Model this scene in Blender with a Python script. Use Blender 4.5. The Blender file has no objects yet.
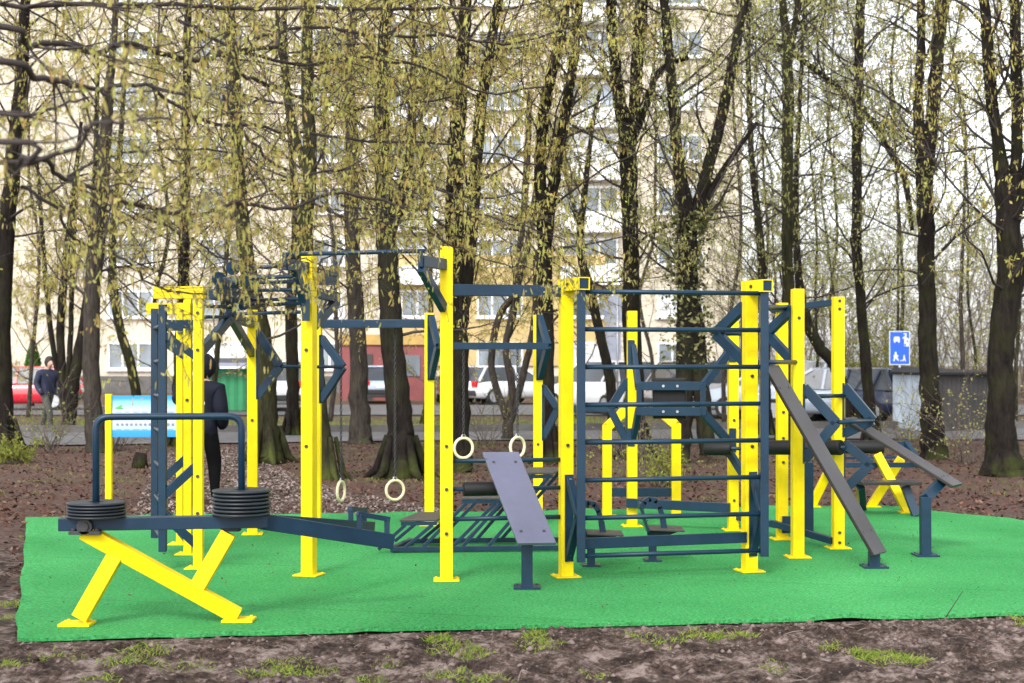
import bpy, math, random
from mathutils import Vector, Matrix, noise
R = math.radians
rng = random.Random(7)
scene = bpy.context.scene
COL = scene.collection
F, CX, HY, H = 1500.0, 512.0, 361.0, 1.7     # focal length in pixels, centre column, horizon row, eye height

def P(px, py, s):                            # a point seen at a pixel, s = pixels per metre at its distance
    return Vector(((px - CX) / s, F / s, H - (py - HY) / s))
def G(px, py):                               # ground point under a pixel
    s = (py - HY) / H
    return Vector(((px - CX) / s, F / s, 0))

# ------------------------------------------------------------------ materials
def newmat(name):
    m = bpy.data.materials.new(name); m.use_nodes = True
    nt = m.node_tree; b = nt.nodes['Principled BSDF']
    return m, nt, b
def node(nt, kind, **kw):
    n = nt.nodes.new(kind)
    for k, v in kw.items():
        if k in n.inputs: n.inputs[k].default_value = v
        else: setattr(n, k, v)
    return n
def ramp(nt, stops):
    n = nt.nodes.new('ShaderNodeValToRGB'); e = n.color_ramp.elements
    while len(e) < len(stops): e.new(0.5)
    for i, (p, c) in enumerate(stops):
        e[i].position = p; e[i].color = (*c, 1) if len(c) == 3 else c
    return n
def mul(c, k): return tuple(min(1, x * k) for x in c)
def paint(name, col, rough=0.4, var=0.12, scale=6.0, metallic=0.0, bump=0.0, coat=0.0, spec=None):
    m, nt, b = newmat(name); L = nt.links
    tc = node(nt, 'ShaderNodeTexCoord')
    n = node(nt, 'ShaderNodeTexNoise', Scale=scale, Detail=6.0, Roughness=0.65)
    L.new(tc.outputs['Object'], n.inputs['Vector'])
    r = ramp(nt, [(0.3, mul(col, 1 - var)), (0.62, mul(col, 1 + var * .6))])
    L.new(n.outputs['Fac'], r.inputs['Fac']); L.new(r.outputs['Color'], b.inputs['Base Color'])
    rr = node(nt, 'ShaderNodeMapRange'); rr.inputs[3].default_value = rough * .8; rr.inputs[4].default_value = min(1, rough * 1.25)
    L.new(n.outputs['Fac'], rr.inputs[0]); L.new(rr.outputs[0], b.inputs['Roughness'])
    b.inputs['Metallic'].default_value = metallic
    if coat: b.inputs['Coat Weight'].default_value = coat
    if spec is not None: b.inputs['Specular IOR Level'].default_value = spec
    if bump:
        n2 = node(nt, 'ShaderNodeTexNoise', Scale=scale * 12, Detail=4.0)
        L.new(tc.outputs['Object'], n2.inputs['Vector'])
        bp = node(nt, 'ShaderNodeBump', Strength=bump, Distance=0.01)
        L.new(n2.outputs['Fac'], bp.inputs['Height']); L.new(bp.outputs[0], b.inputs['Normal'])
    return m
def glassy(name, col, rough=0.08):
    m, nt, b = newmat(name)
    tc = node(nt, 'ShaderNodeTexCoord'); n = node(nt, 'ShaderNodeTexNoise', Scale=0.6, Detail=2.0)
    nt.links.new(tc.outputs['Object'], n.inputs['Vector'])
    r = ramp(nt, [(0.35, mul(col, .6)), (0.65, mul(col, 1.5))])
    nt.links.new(n.outputs['Fac'], r.inputs['Fac']); nt.links.new(r.outputs['Color'], b.inputs['Base Color'])
    b.inputs['Roughness'].default_value = rough; b.inputs['Specular IOR Level'].default_value = 0.8
    return m
def leafmat(name, cols, trans=0.55):
    m = bpy.data.materials.new(name); m.use_nodes = True; nt = m.node_tree; nt.nodes.clear(); L = nt.links
    out = node(nt, 'ShaderNodeOutputMaterial'); geo = node(nt, 'ShaderNodeNewGeometry')
    r = ramp(nt, [(i / (len(cols) - 1), c) for i, c in enumerate(cols)])
    L.new(geo.outputs['Random Per Island'], r.inputs['Fac'])
    d = node(nt, 'ShaderNodeBsdfDiffuse'); t = node(nt, 'ShaderNodeBsdfTranslucent'); mx = node(nt, 'ShaderNodeMixShader', Fac=trans)
    L.new(r.outputs['Color'], d.inputs['Color']); L.new(r.outputs['Color'], t.inputs['Color'])
    L.new(d.outputs[0], mx.inputs[1]); L.new(t.outputs[0], mx.inputs[2]); L.new(mx.outputs[0], out.inputs['Surface'])
    return m
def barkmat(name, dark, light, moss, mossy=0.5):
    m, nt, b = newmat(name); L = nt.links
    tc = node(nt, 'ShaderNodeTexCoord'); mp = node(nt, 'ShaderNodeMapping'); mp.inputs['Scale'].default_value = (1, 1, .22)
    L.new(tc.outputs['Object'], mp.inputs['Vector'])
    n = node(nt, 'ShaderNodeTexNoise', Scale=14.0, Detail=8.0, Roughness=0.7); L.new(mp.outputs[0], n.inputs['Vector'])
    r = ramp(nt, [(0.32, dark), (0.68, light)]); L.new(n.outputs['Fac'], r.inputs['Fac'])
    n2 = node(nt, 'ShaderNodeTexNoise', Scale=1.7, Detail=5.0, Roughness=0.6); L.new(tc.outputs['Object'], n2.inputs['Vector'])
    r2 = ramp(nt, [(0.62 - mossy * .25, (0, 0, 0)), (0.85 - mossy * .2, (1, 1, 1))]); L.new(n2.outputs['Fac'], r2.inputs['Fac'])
    # moss grows round the foot of the trunk
    sep = node(nt, 'ShaderNodeSeparateXYZ'); L.new(tc.outputs['Object'], sep.inputs[0])
    mr = node(nt, 'ShaderNodeMapRange'); mr.inputs[1].default_value = 0.05; mr.inputs[2].default_value = 0.75; mr.inputs[3].default_value = 1; mr.inputs[4].default_value = 0.28
    L.new(sep.outputs['Z'], mr.inputs[0])
    mm = node(nt, 'ShaderNodeMath', operation='MULTIPLY'); L.new(r2.outputs['Color'], mm.inputs[0]); L.new(mr.outputs[0], mm.inputs[1])
    mx = node(nt, 'ShaderNodeMix', data_type='RGBA'); mx.inputs['B'].default_value = (*moss, 1)
    L.new(mm.outputs[0], mx.inputs['Factor']); L.new(r.outputs['Color'], mx.inputs['A']); L.new(mx.outputs['Result'], b.inputs['Base Color'])
    bp = node(nt, 'ShaderNodeBump', Strength=1.0, Distance=0.07); L.new(n.outputs['Fac'], bp.inputs['Height']); L.new(bp.outputs[0], b.inputs['Normal'])
    b.inputs['Roughness'].default_value = 0.95; b.inputs['Specular IOR Level'].default_value = 0.15
    return m

M = {}
M['yellow'] = paint('yellow powder coat', (0.76, 0.575, 0.001), 0.5, 0.13, 4.0, spec=.25)
M['blue'] = paint('slate blue powder coat', (0.0075, 0.028, 0.056), 0.36, 0.2, 4.0, spec=.3)
M['plate'] = paint('weight plate paint', (0.010, 0.015, 0.022), 0.45, 0.25, 9.0)
M['bolt'] = paint('dark bolt steel', (0.03, 0.03, 0.035), 0.45, 0.2, 30)
M['zinc'] = paint('zinc steel', (0.45, 0.47, 0.5), 0.35, 0.2, 20, metallic=0.8)
M['foam'] = paint('black foam rubber', (0.007, 0.007, 0.008), 0.6, 0.3, 8.0, bump=0.1, spec=.3)
M['board'] = paint('film faced plywood', (0.024, 0.019, 0.020), 0.42, 0.25, 5.0, bump=0.12, spec=0.4)
M['board_sky_sheen'] = paint('board with painted sky reflection', (0.105, 0.108, 0.165), 0.25, 0.10, 3.0, bump=0.1, spec=0.7)  # dark front board; its lavender sky reflection is painted into the base colour
M['ring'] = paint('cream ring', (0.72, 0.62, 0.42), 0.5, 0.1, 8.0)
M['step'] = paint('chequered step board', (0.05, 0.044, 0.042), 0.5, 0.25, 12.0)
M['white'] = paint('white paint', (0.78, 0.79, 0.80), 0.5, 0.05, 5.0)
M['concrete'] = paint('kerb concrete', (0.10, 0.095, 0.09), 0.9, 0.3, 3.0, bump=0.4)
M['asphalt'] = paint('worn asphalt', (0.115, 0.11, 0.115), 0.9, 0.25, 1.3, bump=0.3)
M['chrome'] = paint('galvanised pole', (0.42, 0.43, 0.45), 0.45, 0.15, 6.0, metallic=0.6)
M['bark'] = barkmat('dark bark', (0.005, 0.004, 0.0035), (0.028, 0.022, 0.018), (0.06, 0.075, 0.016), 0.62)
M['bark_gray'] = barkmat('grey bark', (0.018, 0.015, 0.013), (0.085, 0.071, 0.060), (0.07, 0.08, 0.03), 0.4)
M['bark_green'] = barkmat('algae green bark', (0.009, 0.009, 0.005), (0.050, 0.047, 0.024), (0.075, 0.09, 0.022), 0.8)
M['twig'] = paint('twig bark', (0.105, 0.080, 0.066), 0.9, 0.3, 5.0)
M['twig_dark'] = paint('dark twig bark', (0.036, 0.027, 0.024), 0.9, 0.3, 5.0)
M['catkin'] = leafmat('catkins', [(0.38, 0.32, 0.085), (0.52, 0.45, 0.14), (0.46, 0.48, 0.12), (0.64, 0.57, 0.23), (0.48, 0.31, 0.10)])
M['catkin_warm'] = leafmat('warm catkins', [(0.46, 0.31, 0.10), (0.58, 0.46, 0.15), (0.56, 0.52, 0.17), (0.46, 0.47, 0.12)])
M['leaf'] = leafmat('young leaves', [(0.15, 0.20, 0.03), (0.30, 0.33, 0.07), (0.38, 0.38, 0.10), (0.22, 0.26, 0.05)])
M['leaf_pale'] = leafmat('pale young leaves', [(0.34, 0.38, 0.10), (0.48, 0.48, 0.16), (0.52, 0.47, 0.20), (0.38, 0.42, 0.12)])
M['ivy'] = leafmat('ivy leaves', [(0.05, 0.06, 0.02), (0.11, 0.12, 0.045), (0.18, 0.18, 0.08), (0.28, 0.26, 0.13)], 0.2)
M['grass'] = leafmat('grass blades', [(0.10, 0.18, 0.02), (0.19, 0.29, 0.035), (0.30, 0.36, 0.08), (0.26, 0.22, 0.09)], 0.35)
M['litter'] = leafmat('fallen leaves', [(0.055, 0.026, 0.020), (0.12, 0.055, 0.042), (0.08, 0.042, 0.030), (0.20, 0.12, 0.09), (0.04, 0.024, 0.019)], 0.1)
M['chips'] = leafmat('wood chips', [(0.10, 0.075, 0.065), (0.20, 0.16, 0.145), (0.30, 0.255, 0.235), (0.14, 0.10, 0.09)], 0.0)
M['thuja'] = leafmat('thuja leaves', [(0.03, 0.08, 0.012), (0.07, 0.15, 0.025), (0.11, 0.19, 0.04)], 0.2)

def turf():
    m, nt, b = newmat('artificial turf'); L = nt.links
    tc = node(nt, 'ShaderNodeTexCoord')
    n1 = node(nt, 'ShaderNodeTexNoise', Scale=0.55, Detail=5.0, Roughness=0.6); L.new(tc.outputs['Object'], n1.inputs['Vector'])
    n2 = node(nt, 'ShaderNodeTexNoise', Scale=48.0, Detail=4.0, Roughness=0.85)
    mp = node(nt, 'ShaderNodeMapping'); mp.inputs['Scale'].default_value = (1, 1, 1); mp.inputs['Rotation'].default_value = (0, 0, R(14))
    L.new(tc.outputs['Object'], mp.inputs['Vector']); L.new(mp.outputs[0], n2.inputs['Vector'])
    r1 = ramp(nt, [(0.3, (0.029, 0.228, 0.057)), (0.7, (0.060, 0.335, 0.098))]); L.new(n1.outputs['Fac'], r1.inputs['Fac'])
    r2 = ramp(nt, [(0.36, (0.42, 0.48, 0.42)), (0.64, (1.6, 1.45, 1.6))]); L.new(n2.outputs['Fac'], r2.inputs['Fac'])
    mx = node(nt, 'ShaderNodeMix', data_type='RGBA', blend_type='MULTIPLY'); mx.inputs['Factor'].default_value = 1
    L.new(r1.outputs['Color'], mx.inputs['A']); L.new(r2.outputs['Color'], mx.inputs['B'])
    # the joints between the rolled-out strips
    sep = node(nt, 'ShaderNodeSeparateXYZ'); L.new(mp.outputs[0], sep.inputs[0])
    fr = node(nt, 'ShaderNodeMath', operation='PINGPONG'); fr.inputs[1].default_value = 1.0; L.new(sep.outputs['Y'], fr.inputs[0])
    lt = node(nt, 'ShaderNodeMapRange'); lt.inputs[1].default_value = 0.0; lt.inputs[2].default_value = 0.02; lt.inputs[3].default_value = 0.72; lt.inputs[4].default_value = 1
    L.new(fr.outputs[0], lt.inputs[0])
    # specks of mud and dust carried onto it
    n3 = node(nt, 'ShaderNodeTexNoise', Scale=7.0, Detail=8.0, Roughness=0.75); L.new(tc.outputs['Object'], n3.inputs['Vector'])
    r3 = ramp(nt, [(0.57, (0, 0, 0)), (0.75, (0.75, 0.75, 0.75))]); L.new(n3.outputs['Fac'], r3.inputs['Fac'])
    mx2 = node(nt, 'ShaderNodeMix', data_type='RGBA', blend_type='MULTIPLY'); mx2.inputs['Factor'].default_value = 1
    L.new(mx.outputs['Result'], mx2.inputs['A']); L.new(lt.outputs[0], mx2.inputs['B'])
    mx3 = node(nt, 'ShaderNodeMix', data_type='RGBA'); mx3.inputs['B'].default_value = (0.10, 0.17, 0.08, 1)
    L.new(r3.outputs['Color'], mx3.inputs['Factor']); L.new(mx2.outputs['Result'], mx3.inputs['A'])
    L.new(mx3.outputs['Result'], b.inputs['Base Color'])
    bp = node(nt, 'ShaderNodeBump', Strength=0.7, Distance=0.012); L.new(n2.outputs['Fac'], bp.inputs['Height']); L.new(bp.outputs[0], b.inputs['Normal'])
    b.inputs['Roughness'].default_value = 0.85; b.inputs['Specular IOR Level'].default_value = 0.12
    return m
M['turf'] = turf()

def groundmat():
    m, nt, b = newmat('woodland ground'); L = nt.links
    tc = node(nt, 'ShaderNodeTexCoord'); sep = node(nt, 'ShaderNodeSeparateXYZ'); L.new(tc.outputs['Object'], sep.inputs[0])
    big = node(nt, 'ShaderNodeTexNoise', Scale=0.9, Detail=6.0, Roughness=0.65); L.new(tc.outputs['Object'], big.inputs['Vector'])
    fine = node(nt, 'ShaderNodeTexNoise', Scale=22.0, Detail=8.0, Roughness=0.75); L.new(tc.outputs['Object'], fine.inputs['Vector'])
    mid = node(nt, 'ShaderNodeTexNoise', Scale=3.2, Detail=7.0, Roughness=0.7); L.new(tc.outputs['Object'], mid.inputs['Vector'])
    mud = ramp(nt, [(0.43, (0.020, 0.011, 0.008)), (0.505, (0.088, 0.057, 0.045)), (0.59, (0.32, 0.25, 0.225))])
    addm = node(nt, 'ShaderNodeMix', data_type='FLOAT'); addm.inputs['Factor'].default_value = 0.45
    L.new(mid.outputs['Fac'], addm.inputs['A']); L.new(fine.outputs['Fac'], addm.inputs['B']); L.new(addm.outputs[0], mud.inputs['Fac'])
    lit = ramp(nt, [(0.35, (0.040, 0.024, 0.019)), (0.55, (0.12, 0.070, 0.055)), (0.72, (0.20, 0.13, 0.105))]); L.new(fine.outputs['Fac'], lit.inputs['Fac'])
    gr = ramp(nt, [(0.35, (0.06, 0.085, 0.02)), (0.65, (0.15, 0.18, 0.05))]); L.new(fine.outputs['Fac'], gr.inputs['Fac'])
    # mud close by, leaf litter further back
    ya = node(nt, 'ShaderNodeMath', operation='MULTIPLY_ADD'); ya.inputs[1].default_value = 5.0; L.new(big.outputs['Fac'], ya.inputs[0]); L.new(sep.outputs['Y'], ya.inputs[2])
    f1 = node(nt, 'ShaderNodeMapRange'); f1.inputs[1].default_value = 15.2; f1.inputs[2].default_value = 17.6; L.new(ya.outputs[0], f1.inputs[0])
    mx = node(nt, 'ShaderNodeMix', data_type='RGBA'); L.new(f1.outputs[0], mx.inputs['Factor']); L.new(mud.outputs['Color'], mx.inputs['A']); L.new(lit.outputs['Color'], mx.inputs['B'])
    f2 = node(nt, 'ShaderNodeMapRange'); f2.inputs[1].default_value = 0.50; f2.inputs[2].default_value = 0.64; L.new(big.outputs['Fac'], f2.inputs[0])
    f3 = node(nt, 'ShaderNodeMapRange'); f3.inputs[1].default_value = 16.5; f3.inputs[2].default_value = 40.0; f3.inputs[3].default_value = 0.0; f3.inputs[4].default_value = 1.0; L.new(sep.outputs['Y'], f3.inputs[0])
    f4 = node(nt, 'ShaderNodeMath', operation='MULTIPLY'); L.new(f2.outputs[0], f4.inputs[0]); L.new(f3.outputs[0], f4.inputs[1])
    mx2 = node(nt, 'ShaderNodeMix', data_type='RGBA'); L.new(f4.outputs[0], mx2.inputs['Factor']); L.new(mx.outputs['Result'], mx2.inputs['A']); L.new(gr.outputs['Color'], mx2.inputs['B'])
    L.new(mx2.outputs['Result'], b.inputs['Base Color'])
    bp = node(nt, 'ShaderNodeBump', Strength=1.0, Distance=0.04); L.new(fine.outputs['Fac'], bp.inputs['Height']); L.new(bp.outputs[0], b.inputs['Normal'])
    b.inputs['Roughness'].default_value = 0.85; b.inputs['Specular IOR Level'].default_value = 0.25
    return m
M['ground'] = groundmat()

# ------------------------------------------------------------------ mesh builder
OFFS = {}
class MB:
    def __init__(self): self.v, self.f, self.mi, self.sm = [], [], [], []
    def add(self, vs, fs, mi=0, smooth=False):
        k = len(self.v); self.v.extend(vs)
        for f in fs:
            self.f.append(tuple(i + k for i in f)); self.mi.append(mi); self.sm.append(smooth)
        return self
    def box(self, c, size, mi=0, ax=None):
        c = Vector(c); a = ax or (Vector((1, 0, 0)), Vector((0, 1, 0)), Vector((0, 0, 1)))
        x, y, z = [a[i] * (size[i] / 2) for i in range(3)]
        vs = [c - x - y - z, c + x - y - z, c + x + y - z, c - x + y - z, c - x - y + z, c + x - y + z, c + x + y + z, c - x + y + z]
        return self.add(vs, [(0, 3, 2, 1), (4, 5, 6, 7), (0, 1, 5, 4), (1, 2, 6, 5), (2, 3, 7, 6), (3, 0, 4, 7)], mi)
    def bar(self, p0, p1, w, h, up=(0, 0, 1), mi=0):
        p0, p1 = Vector(p0), Vector(p1); d = (p1 - p0); l = d.length; d.normalize(); u = Vector(up)
        if abs(d.dot(u)) > 0.98: u = Vector((0, 1, 0))
        sx = d.cross(u).normalized(); uz = sx.cross(d).normalized()
        return self.box((p0 + p1) / 2, (l, w, h), mi, (d, sx, uz))
    def tube(self, pts, rad, n=8, mi=0, cap=True, smooth=True):
        pts = [Vector(p) for p in pts]; m = len(pts)
        rs = rad if isinstance(rad, (list, tuple)) else [rad] * m
        t = (pts[1] - pts[0]).normalized(); ref = Vector((0, 0, 1)) if abs(t.z) < 0.9 else Vector((1, 0, 0))
        u = t.cross(ref).normalized(); vs = []
        for i, p in enumerate(pts):
            t = (pts[min(i + 1, m - 1)] - pts[max(i - 1, 0)])
            if t.length < 1e-9: t = Vector((0, 0, 1))
            t.normalize(); u = (u - t * u.dot(t))
            if u.length < 1e-6: u = t.orthogonal()
            u.normalize(); w = t.cross(u)
            for k in range(n):
                a = 2 * math.pi * k / n
                vs.append(p + (u * math.cos(a) + w * math.sin(a)) * rs[i])
        fs = [(i * n + k, i * n + (k + 1) % n, (i + 1) * n + (k + 1) % n, (i + 1) * n + k) for i in range(m - 1) for k in range(n)]
        self.add(vs, fs, mi, smooth)
        if cap:
            b = len(self.v) - len(vs)
            self.f.append(tuple(b + k for k in reversed(range(n)))); self.mi.append(mi); self.sm.append(False)
            self.f.append(tuple(b + (m - 1) * n + k for k in range(n))); self.mi.append(mi); self.sm.append(False)
        return self
    def cyl(self, p0, p1, r, n=16, mi=0): return self.tube([p0, p1], r, n, mi)
    def prism(self, poly, ext, mi=0):        # poly: 3-D outline, ext: extrusion vector
        n = len(poly); e = Vector(ext); a = [Vector(p) for p in poly]
        vs = a + [p + e for p in a]
        nrm = sum(((a[i].cross(a[(i + 1) % n])) for i in range(n)), Vector())
        fw, bk = tuple(range(n)), tuple(range(2 * n - 1, n - 1, -1))
        fs = [tuple(reversed(fw)), tuple(reversed(bk))] + [(i, (i + 1) % n, (i + 1) % n + n, i + n) for i in range(n)]
        if nrm.dot(e) < 0: fs = [tuple(reversed(f)) for f in fs]
        return self.add(vs, fs, mi)
    def quad(self, a, b, c, d, mi=0): return self.add([a, b, c, d], [(0, 1, 2, 3)], mi)
    def torus(self, c, ax1, ax2, R0, r, n=28, k=8, mi=0):
        pts = [Vector(c) + ax1 * (R0 * math.cos(2 * math.pi * i / n)) + ax2 * (R0 * math.sin(2 * math.pi * i / n)) for i in range(n)]
        w = ax1.cross(ax2).normalized(); vs = []
        for p in pts:
            d = (p - Vector(c)).normalized()
            for j in range(k):
                a = 2 * math.pi * j / k; vs.append(p + d * (r * math.cos(a)) + w * (r * math.sin(a)))
        fs = [(i * k + j, i * k + (j + 1) % k, ((i + 1) % n) * k + (j + 1) % k, ((i + 1) % n) * k + j) for i in range(n) for j in range(k)]
        return self.add(vs, fs, mi, True)
    def build(self, name, mats, parent=None, loc=None, bevel=0.0):
        if not isinstance(mats, (list, tuple)): mats = [mats]
        off = OFFS.get(parent.name, Vector()) if parent else (Vector(loc) if loc is not None else Vector())
        me = bpy.data.meshes.new(name)
        me.from_pydata([tuple(p - off) if isinstance(p, Vector) else tuple(Vector(p) - off) for p in self.v], [], self.f)
        for m in mats: me.materials.append(m)
        me.polygons.foreach_set('material_index', self.mi); me.polygons.foreach_set('use_smooth', self.sm)
        me.update()
        o = bpy.data.objects.new(name, me); COL.objects.link(o)
        if parent: o.parent = parent
        else: o.location = off
        OFFS[o.name] = off
        if bevel:
            bv = o.modifiers.new('edge', 'BEVEL'); bv.width = bevel; bv.segments = 2; bv.limit_method = 'ANGLE'; bv.angle_limit = R(40)
        return o
def tag(o, label=None, cat=None, group=None, kind=None):
    if label: o['label'] = label
    if cat: o['category'] = cat
    if group: o['group'] = group
    if kind: o['kind'] = kind
    return o
def thing(name, loc, label, cat, group=None):
    o = bpy.data.objects.new(name, None); COL.objects.link(o); o.location = loc; o.empty_display_size = 0.2
    OFFS[o.name] = Vector(loc); return tag(o, label, cat, group)
def copy_tree(o, parent=None):
    c = o.copy(); COL.objects.link(c); c.parent = parent; OFFS[c.name] = Vector()
    for ch in list(o.children): copy_tree(ch, c)
    return c

# ------------------------------------------------------------------ camera, light
cam = bpy.data.objects.new('camera', bpy.data.cameras.new('camera')); COL.objects.link(cam)
cam.location = (0, 0, H); cam.rotation_euler = (R(90), 0, 0)
cam.data.sensor_width = 36; cam.data.lens = F / 1024 * 36; cam.data.shift_y = (HY - 341.5) / 1024
cam.data.clip_start = 0.1; cam.data.clip_end = 1500
cam.data.dof.use_dof = True; cam.data.dof.focus_distance = 12.2; cam.data.dof.aperture_fstop = 3.2
scene.camera = cam
w = bpy.data.worlds.new('World'); scene.world = w; w.use_nodes = True
nt = w.node_tree; bg = nt.nodes['Background']
SUN_EL, SUN_AZ = 42, 200                       # high, behind the camera and a little to its left, through cloud
sky = node(nt, 'ShaderNodeTexSky', sky_type='NISHITA'); sky.sun_disc = False
sky.sun_elevation = R(SUN_EL); sky.sun_rotation = R(SUN_AZ); sky.dust_density = 2.0; sky.air_density = 1.0; sky.ozone_density = 1.0
hs = node(nt, 'ShaderNodeHueSaturation', Saturation=0.16, Value=1.25)
nt.links.new(sky.outputs[0], hs.inputs['Color']); nt.links.new(hs.outputs[0], bg.inputs['Color'])
bg.inputs['Strength'].default_value = 0.15
sl = bpy.data.lights.new('sun', 'SUN'); sl.energy = 0.9; sl.angle = R(12); sl.color = (1.0, 0.95, 0.88)
sun = bpy.data.objects.new('sun', sl); COL.objects.link(sun)
az = R(SUN_AZ); d = Vector((math.sin(az) * math.cos(R(SUN_EL)), math.cos(az) * math.cos(R(SUN_EL)), math.sin(R(SUN_EL))))
sun.rotation_euler = d.to_track_quat('Z', 'Y').to_euler(); sun.location = (0, 0, 40)
scene.view_settings.view_transform = 'Standard'; scene.view_settings.look = 'None'; scene.view_settings.exposure = 1.22
scene.cycles.use_denoising = True
scene.cycles.max_bounces = 6; scene.cycles.transparent_max_bounces = 8

# ------------------------------------------------------------------ ground
def fbm(x, y, z=0.0, o=5): return noise.fractal(Vector((x, y, z)), 1.0, 2.0, o)
MATPOLY = [Vector((-3.03, 9.2, 0)), Vector((7.2, 10.67, 0)), Vector((8.4, 11.4, 0)), Vector((5.45, 16.0, 0)), Vector((4.34, 17.7, 0)), Vector((-0.8, 16.85, 0)), Vector((-5.28, 16.3, 0))]
def front_y(x): return 9.2 + (x + 3.03) * 0.1437
def inside(p, poly):
    c = False; n = len(poly)
    for i in range(n):
        a, b = poly[i], poly[i - 1]
        if (a.y > p[1]) != (b.y > p[1]) and p[0] < (b.x - a.x) * (p[1] - a.y) / (b.y - a.y) + a.x: c = not c
    return c
def axis(fine0, fine1, step, lo, hi):
    a = [fine0]
    while a[-1] < fine1: a.append(a[-1] + step)
    st = step
    while a[-1] < hi: st *= 1.22; a.append(a[-1] + st)
    st = step; pre = []
    q = fine0
    while q > lo: st *= 1.22; q -= st; pre.append(q)
    return list(reversed(pre)) + a
def ground_z(x, y):
    if inside((x, y), MATPOLY):
        return -.045
    amp = 1.0
    dy = front_y(x) - y
    if y < 12: amp = min(1.0, max(0.0, dy / 0.25))
    elif y > 16: amp = 0.5
    amp *= 1.0 if y < 14 else 0.6
    far = 1.0 if y < 26 else max(0.0, 1 - (y - 26) / 3)
    n1 = fbm(x * 1.1, y * 1.1, 3.0) * 0.028
    n2 = fbm(x * 5.0, y * 5.0, 9.0) * 0.024 + max(0, noise.noise(Vector((x * 9, y * 9, 1)))) * .030 + max(0, noise.noise(Vector((x * 19, y * 19, 7)))) * .022
    return (n1 + n2 * 1.25) * amp * far - 0.028 * far
xs = axis(-4.4, 4.4, 0.025, -260, 260); ys = axis(7.4, 10.7, 0.025, -60, 420)
g = MB(); nx = len(xs)
vs = [Vector((x, y, ground_z(x, y))) for y in ys for x in xs]
fs = [(j * nx + i, j * nx + i + 1, (j + 1) * nx + i + 1, (j + 1) * nx + i) for j in range(len(ys) - 1) for i in range(nx - 1)]
g.add(vs, fs, 0, True)
tag(g.build('ground', M['ground']), kind='structure')

# clods and little stones thrown up along the mat
cl = MB()
for _ in range(5200):
    x = rng.uniform(-4.6, 4.6); y = front_y(x) - 2.2 * rng.random() ** 1.3 - 0.03
    if y < 7.4: continue
    r = 0.005 + 0.026 * rng.random() ** 5; z = ground_z(x, y)
    pts = []
    for a, b in ((0, 0), (1, 0), (1, 1), (1, 2), (1, 3), (1, 4), (2, 0)):
        k = r * rng.uniform(.7, 1.25)
        if a == 0: pts.append(Vector((x, y, z + k * .8)))
        elif a == 2: pts.append(Vector((x, y, z - k * .5)))
        else: pts.append(Vector((x + math.cos(b * 1.257) * k, y + math.sin(b * 1.257) * k, z + rng.uniform(-.2, .3) * k)))
    cl.add(pts, [(0, 1 + i, 1 + (i + 1) % 5) for i in range(5)] + [(6, 1 + (i + 1) % 5, 1 + i) for i in range(5)], 0, True)
M['clod'] = leafmat('earth clods', [(0.05, 0.035, 0.03), (0.11, 0.08, 0.07), (0.22, 0.17, 0.155), (0.07, 0.05, 0.045)], 0.0)
tag(cl.build('earth_clods', M['clod']), 'crumbled brown clods strewn along the green mat edge', 'earth', kind='stuff')

# fallen leaves, wood chips
def flakes(name, label, cat, mat, count, sampler, size, lift=0.012):
    m = MB()
    for _ in range(count):
        p = sampler()
        if p is None: continue
        x, y = p
        s = size * rng.uniform(.55, 1.3); a = rng.uniform(0, 6.28); t = rng.gauss(0, .45); t2 = rng.gauss(0, .35)
        u = Vector((math.cos(a), math.sin(a), t)).normalized() * s; v = Vector((-math.sin(a), math.cos(a), t2)).normalized() * s * rng.uniform(.45, .8)
        c = Vector((x, y, ground_z(x, y) + lift + rng.random() * .02))
        m.quad(c - u, c - v * .8 + u * .1, c + u, c + v * .8 - u * .1)
    return tag(m.build(name, mat), label, cat, kind='stuff')
CHIP = [G(150, 456), G(205, 447), G(250, 450), G(300, 478), G(345, 490), G(450, 511), G(430, 516), G(130, 517), G(150, 480)]
def s_litter():
    y = 11 + 20 * rng.random() ** 1.2; x = rng.uniform(-.40, .40) * y
    if y < 14.5 and x > -3.6: return None
    if inside((x, y), MATPOLY): return None
    if x < 0 and y < 15.5 and rng.random() < .75: return None
    if inside((x, y), CHIP) and rng.random() < .8: return None
    if fbm(x * .35, y * .35, 5) > .25 and rng.random() < .5: return None
    return x, y
flakes('fallen_leaves', 'reddish brown fallen leaves covering the ground behind the mat', 'leaf litter', M['litter'], 34000, s_litter, 0.036)
def s_chip():
    x, y = rng.uniform(-8, 0), rng.uniform(15, 31)
    return (x, y) if inside((x, y), CHIP) and not inside((x, y), MATPOLY) else None
flakes('wood_chips', 'pale grey wood chips spread beside the yellow posts', 'wood chips', M['chips'], 46000, s_chip, 0.026)

tm = MB()
for _ in range(420):
    y = rng.uniform(7.6, 10.2); x = rng.uniform(-4.3, 4.3)
    if y > front_y(x) - .05: continue
    a = rng.uniform(0, 6.28); l = rng.uniform(.03, .14); d_ = Vector((math.cos(a), math.sin(a), rng.gauss(0, .2))) * l; p = Vector((x, y, ground_z(x, y) + .012)); r_ = rng.uniform(.0012, .003)
    tm.tube([p, p + d_ * .5 + Vector((0, 0, rng.gauss(.004, .006))), p + d_], [r_, r_ * .9, r_ * .5], 4)
M['twig_gray'] = leafmat('broken twigs', [(.05, .035, .028), (.16, .12, .10), (.27, .22, .19)], 0)
tag(tm.build('fallen_twigs', M['twig_gray']), 'small broken twigs lying on the bare mud', 'twigs', kind='stuff')
def s_mat():
    y = rng.uniform(9.3, 16.5); x = rng.uniform(-4.8, 6.5)
    return (x, y) if inside((x, y), MATPOLY) else None
sp_ = flakes('mat_debris', 'scattered crumbs of earth and fallen catkins on the green mat', 'debris', M['litter'], 420, s_mat, .013, lift=.052)
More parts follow.
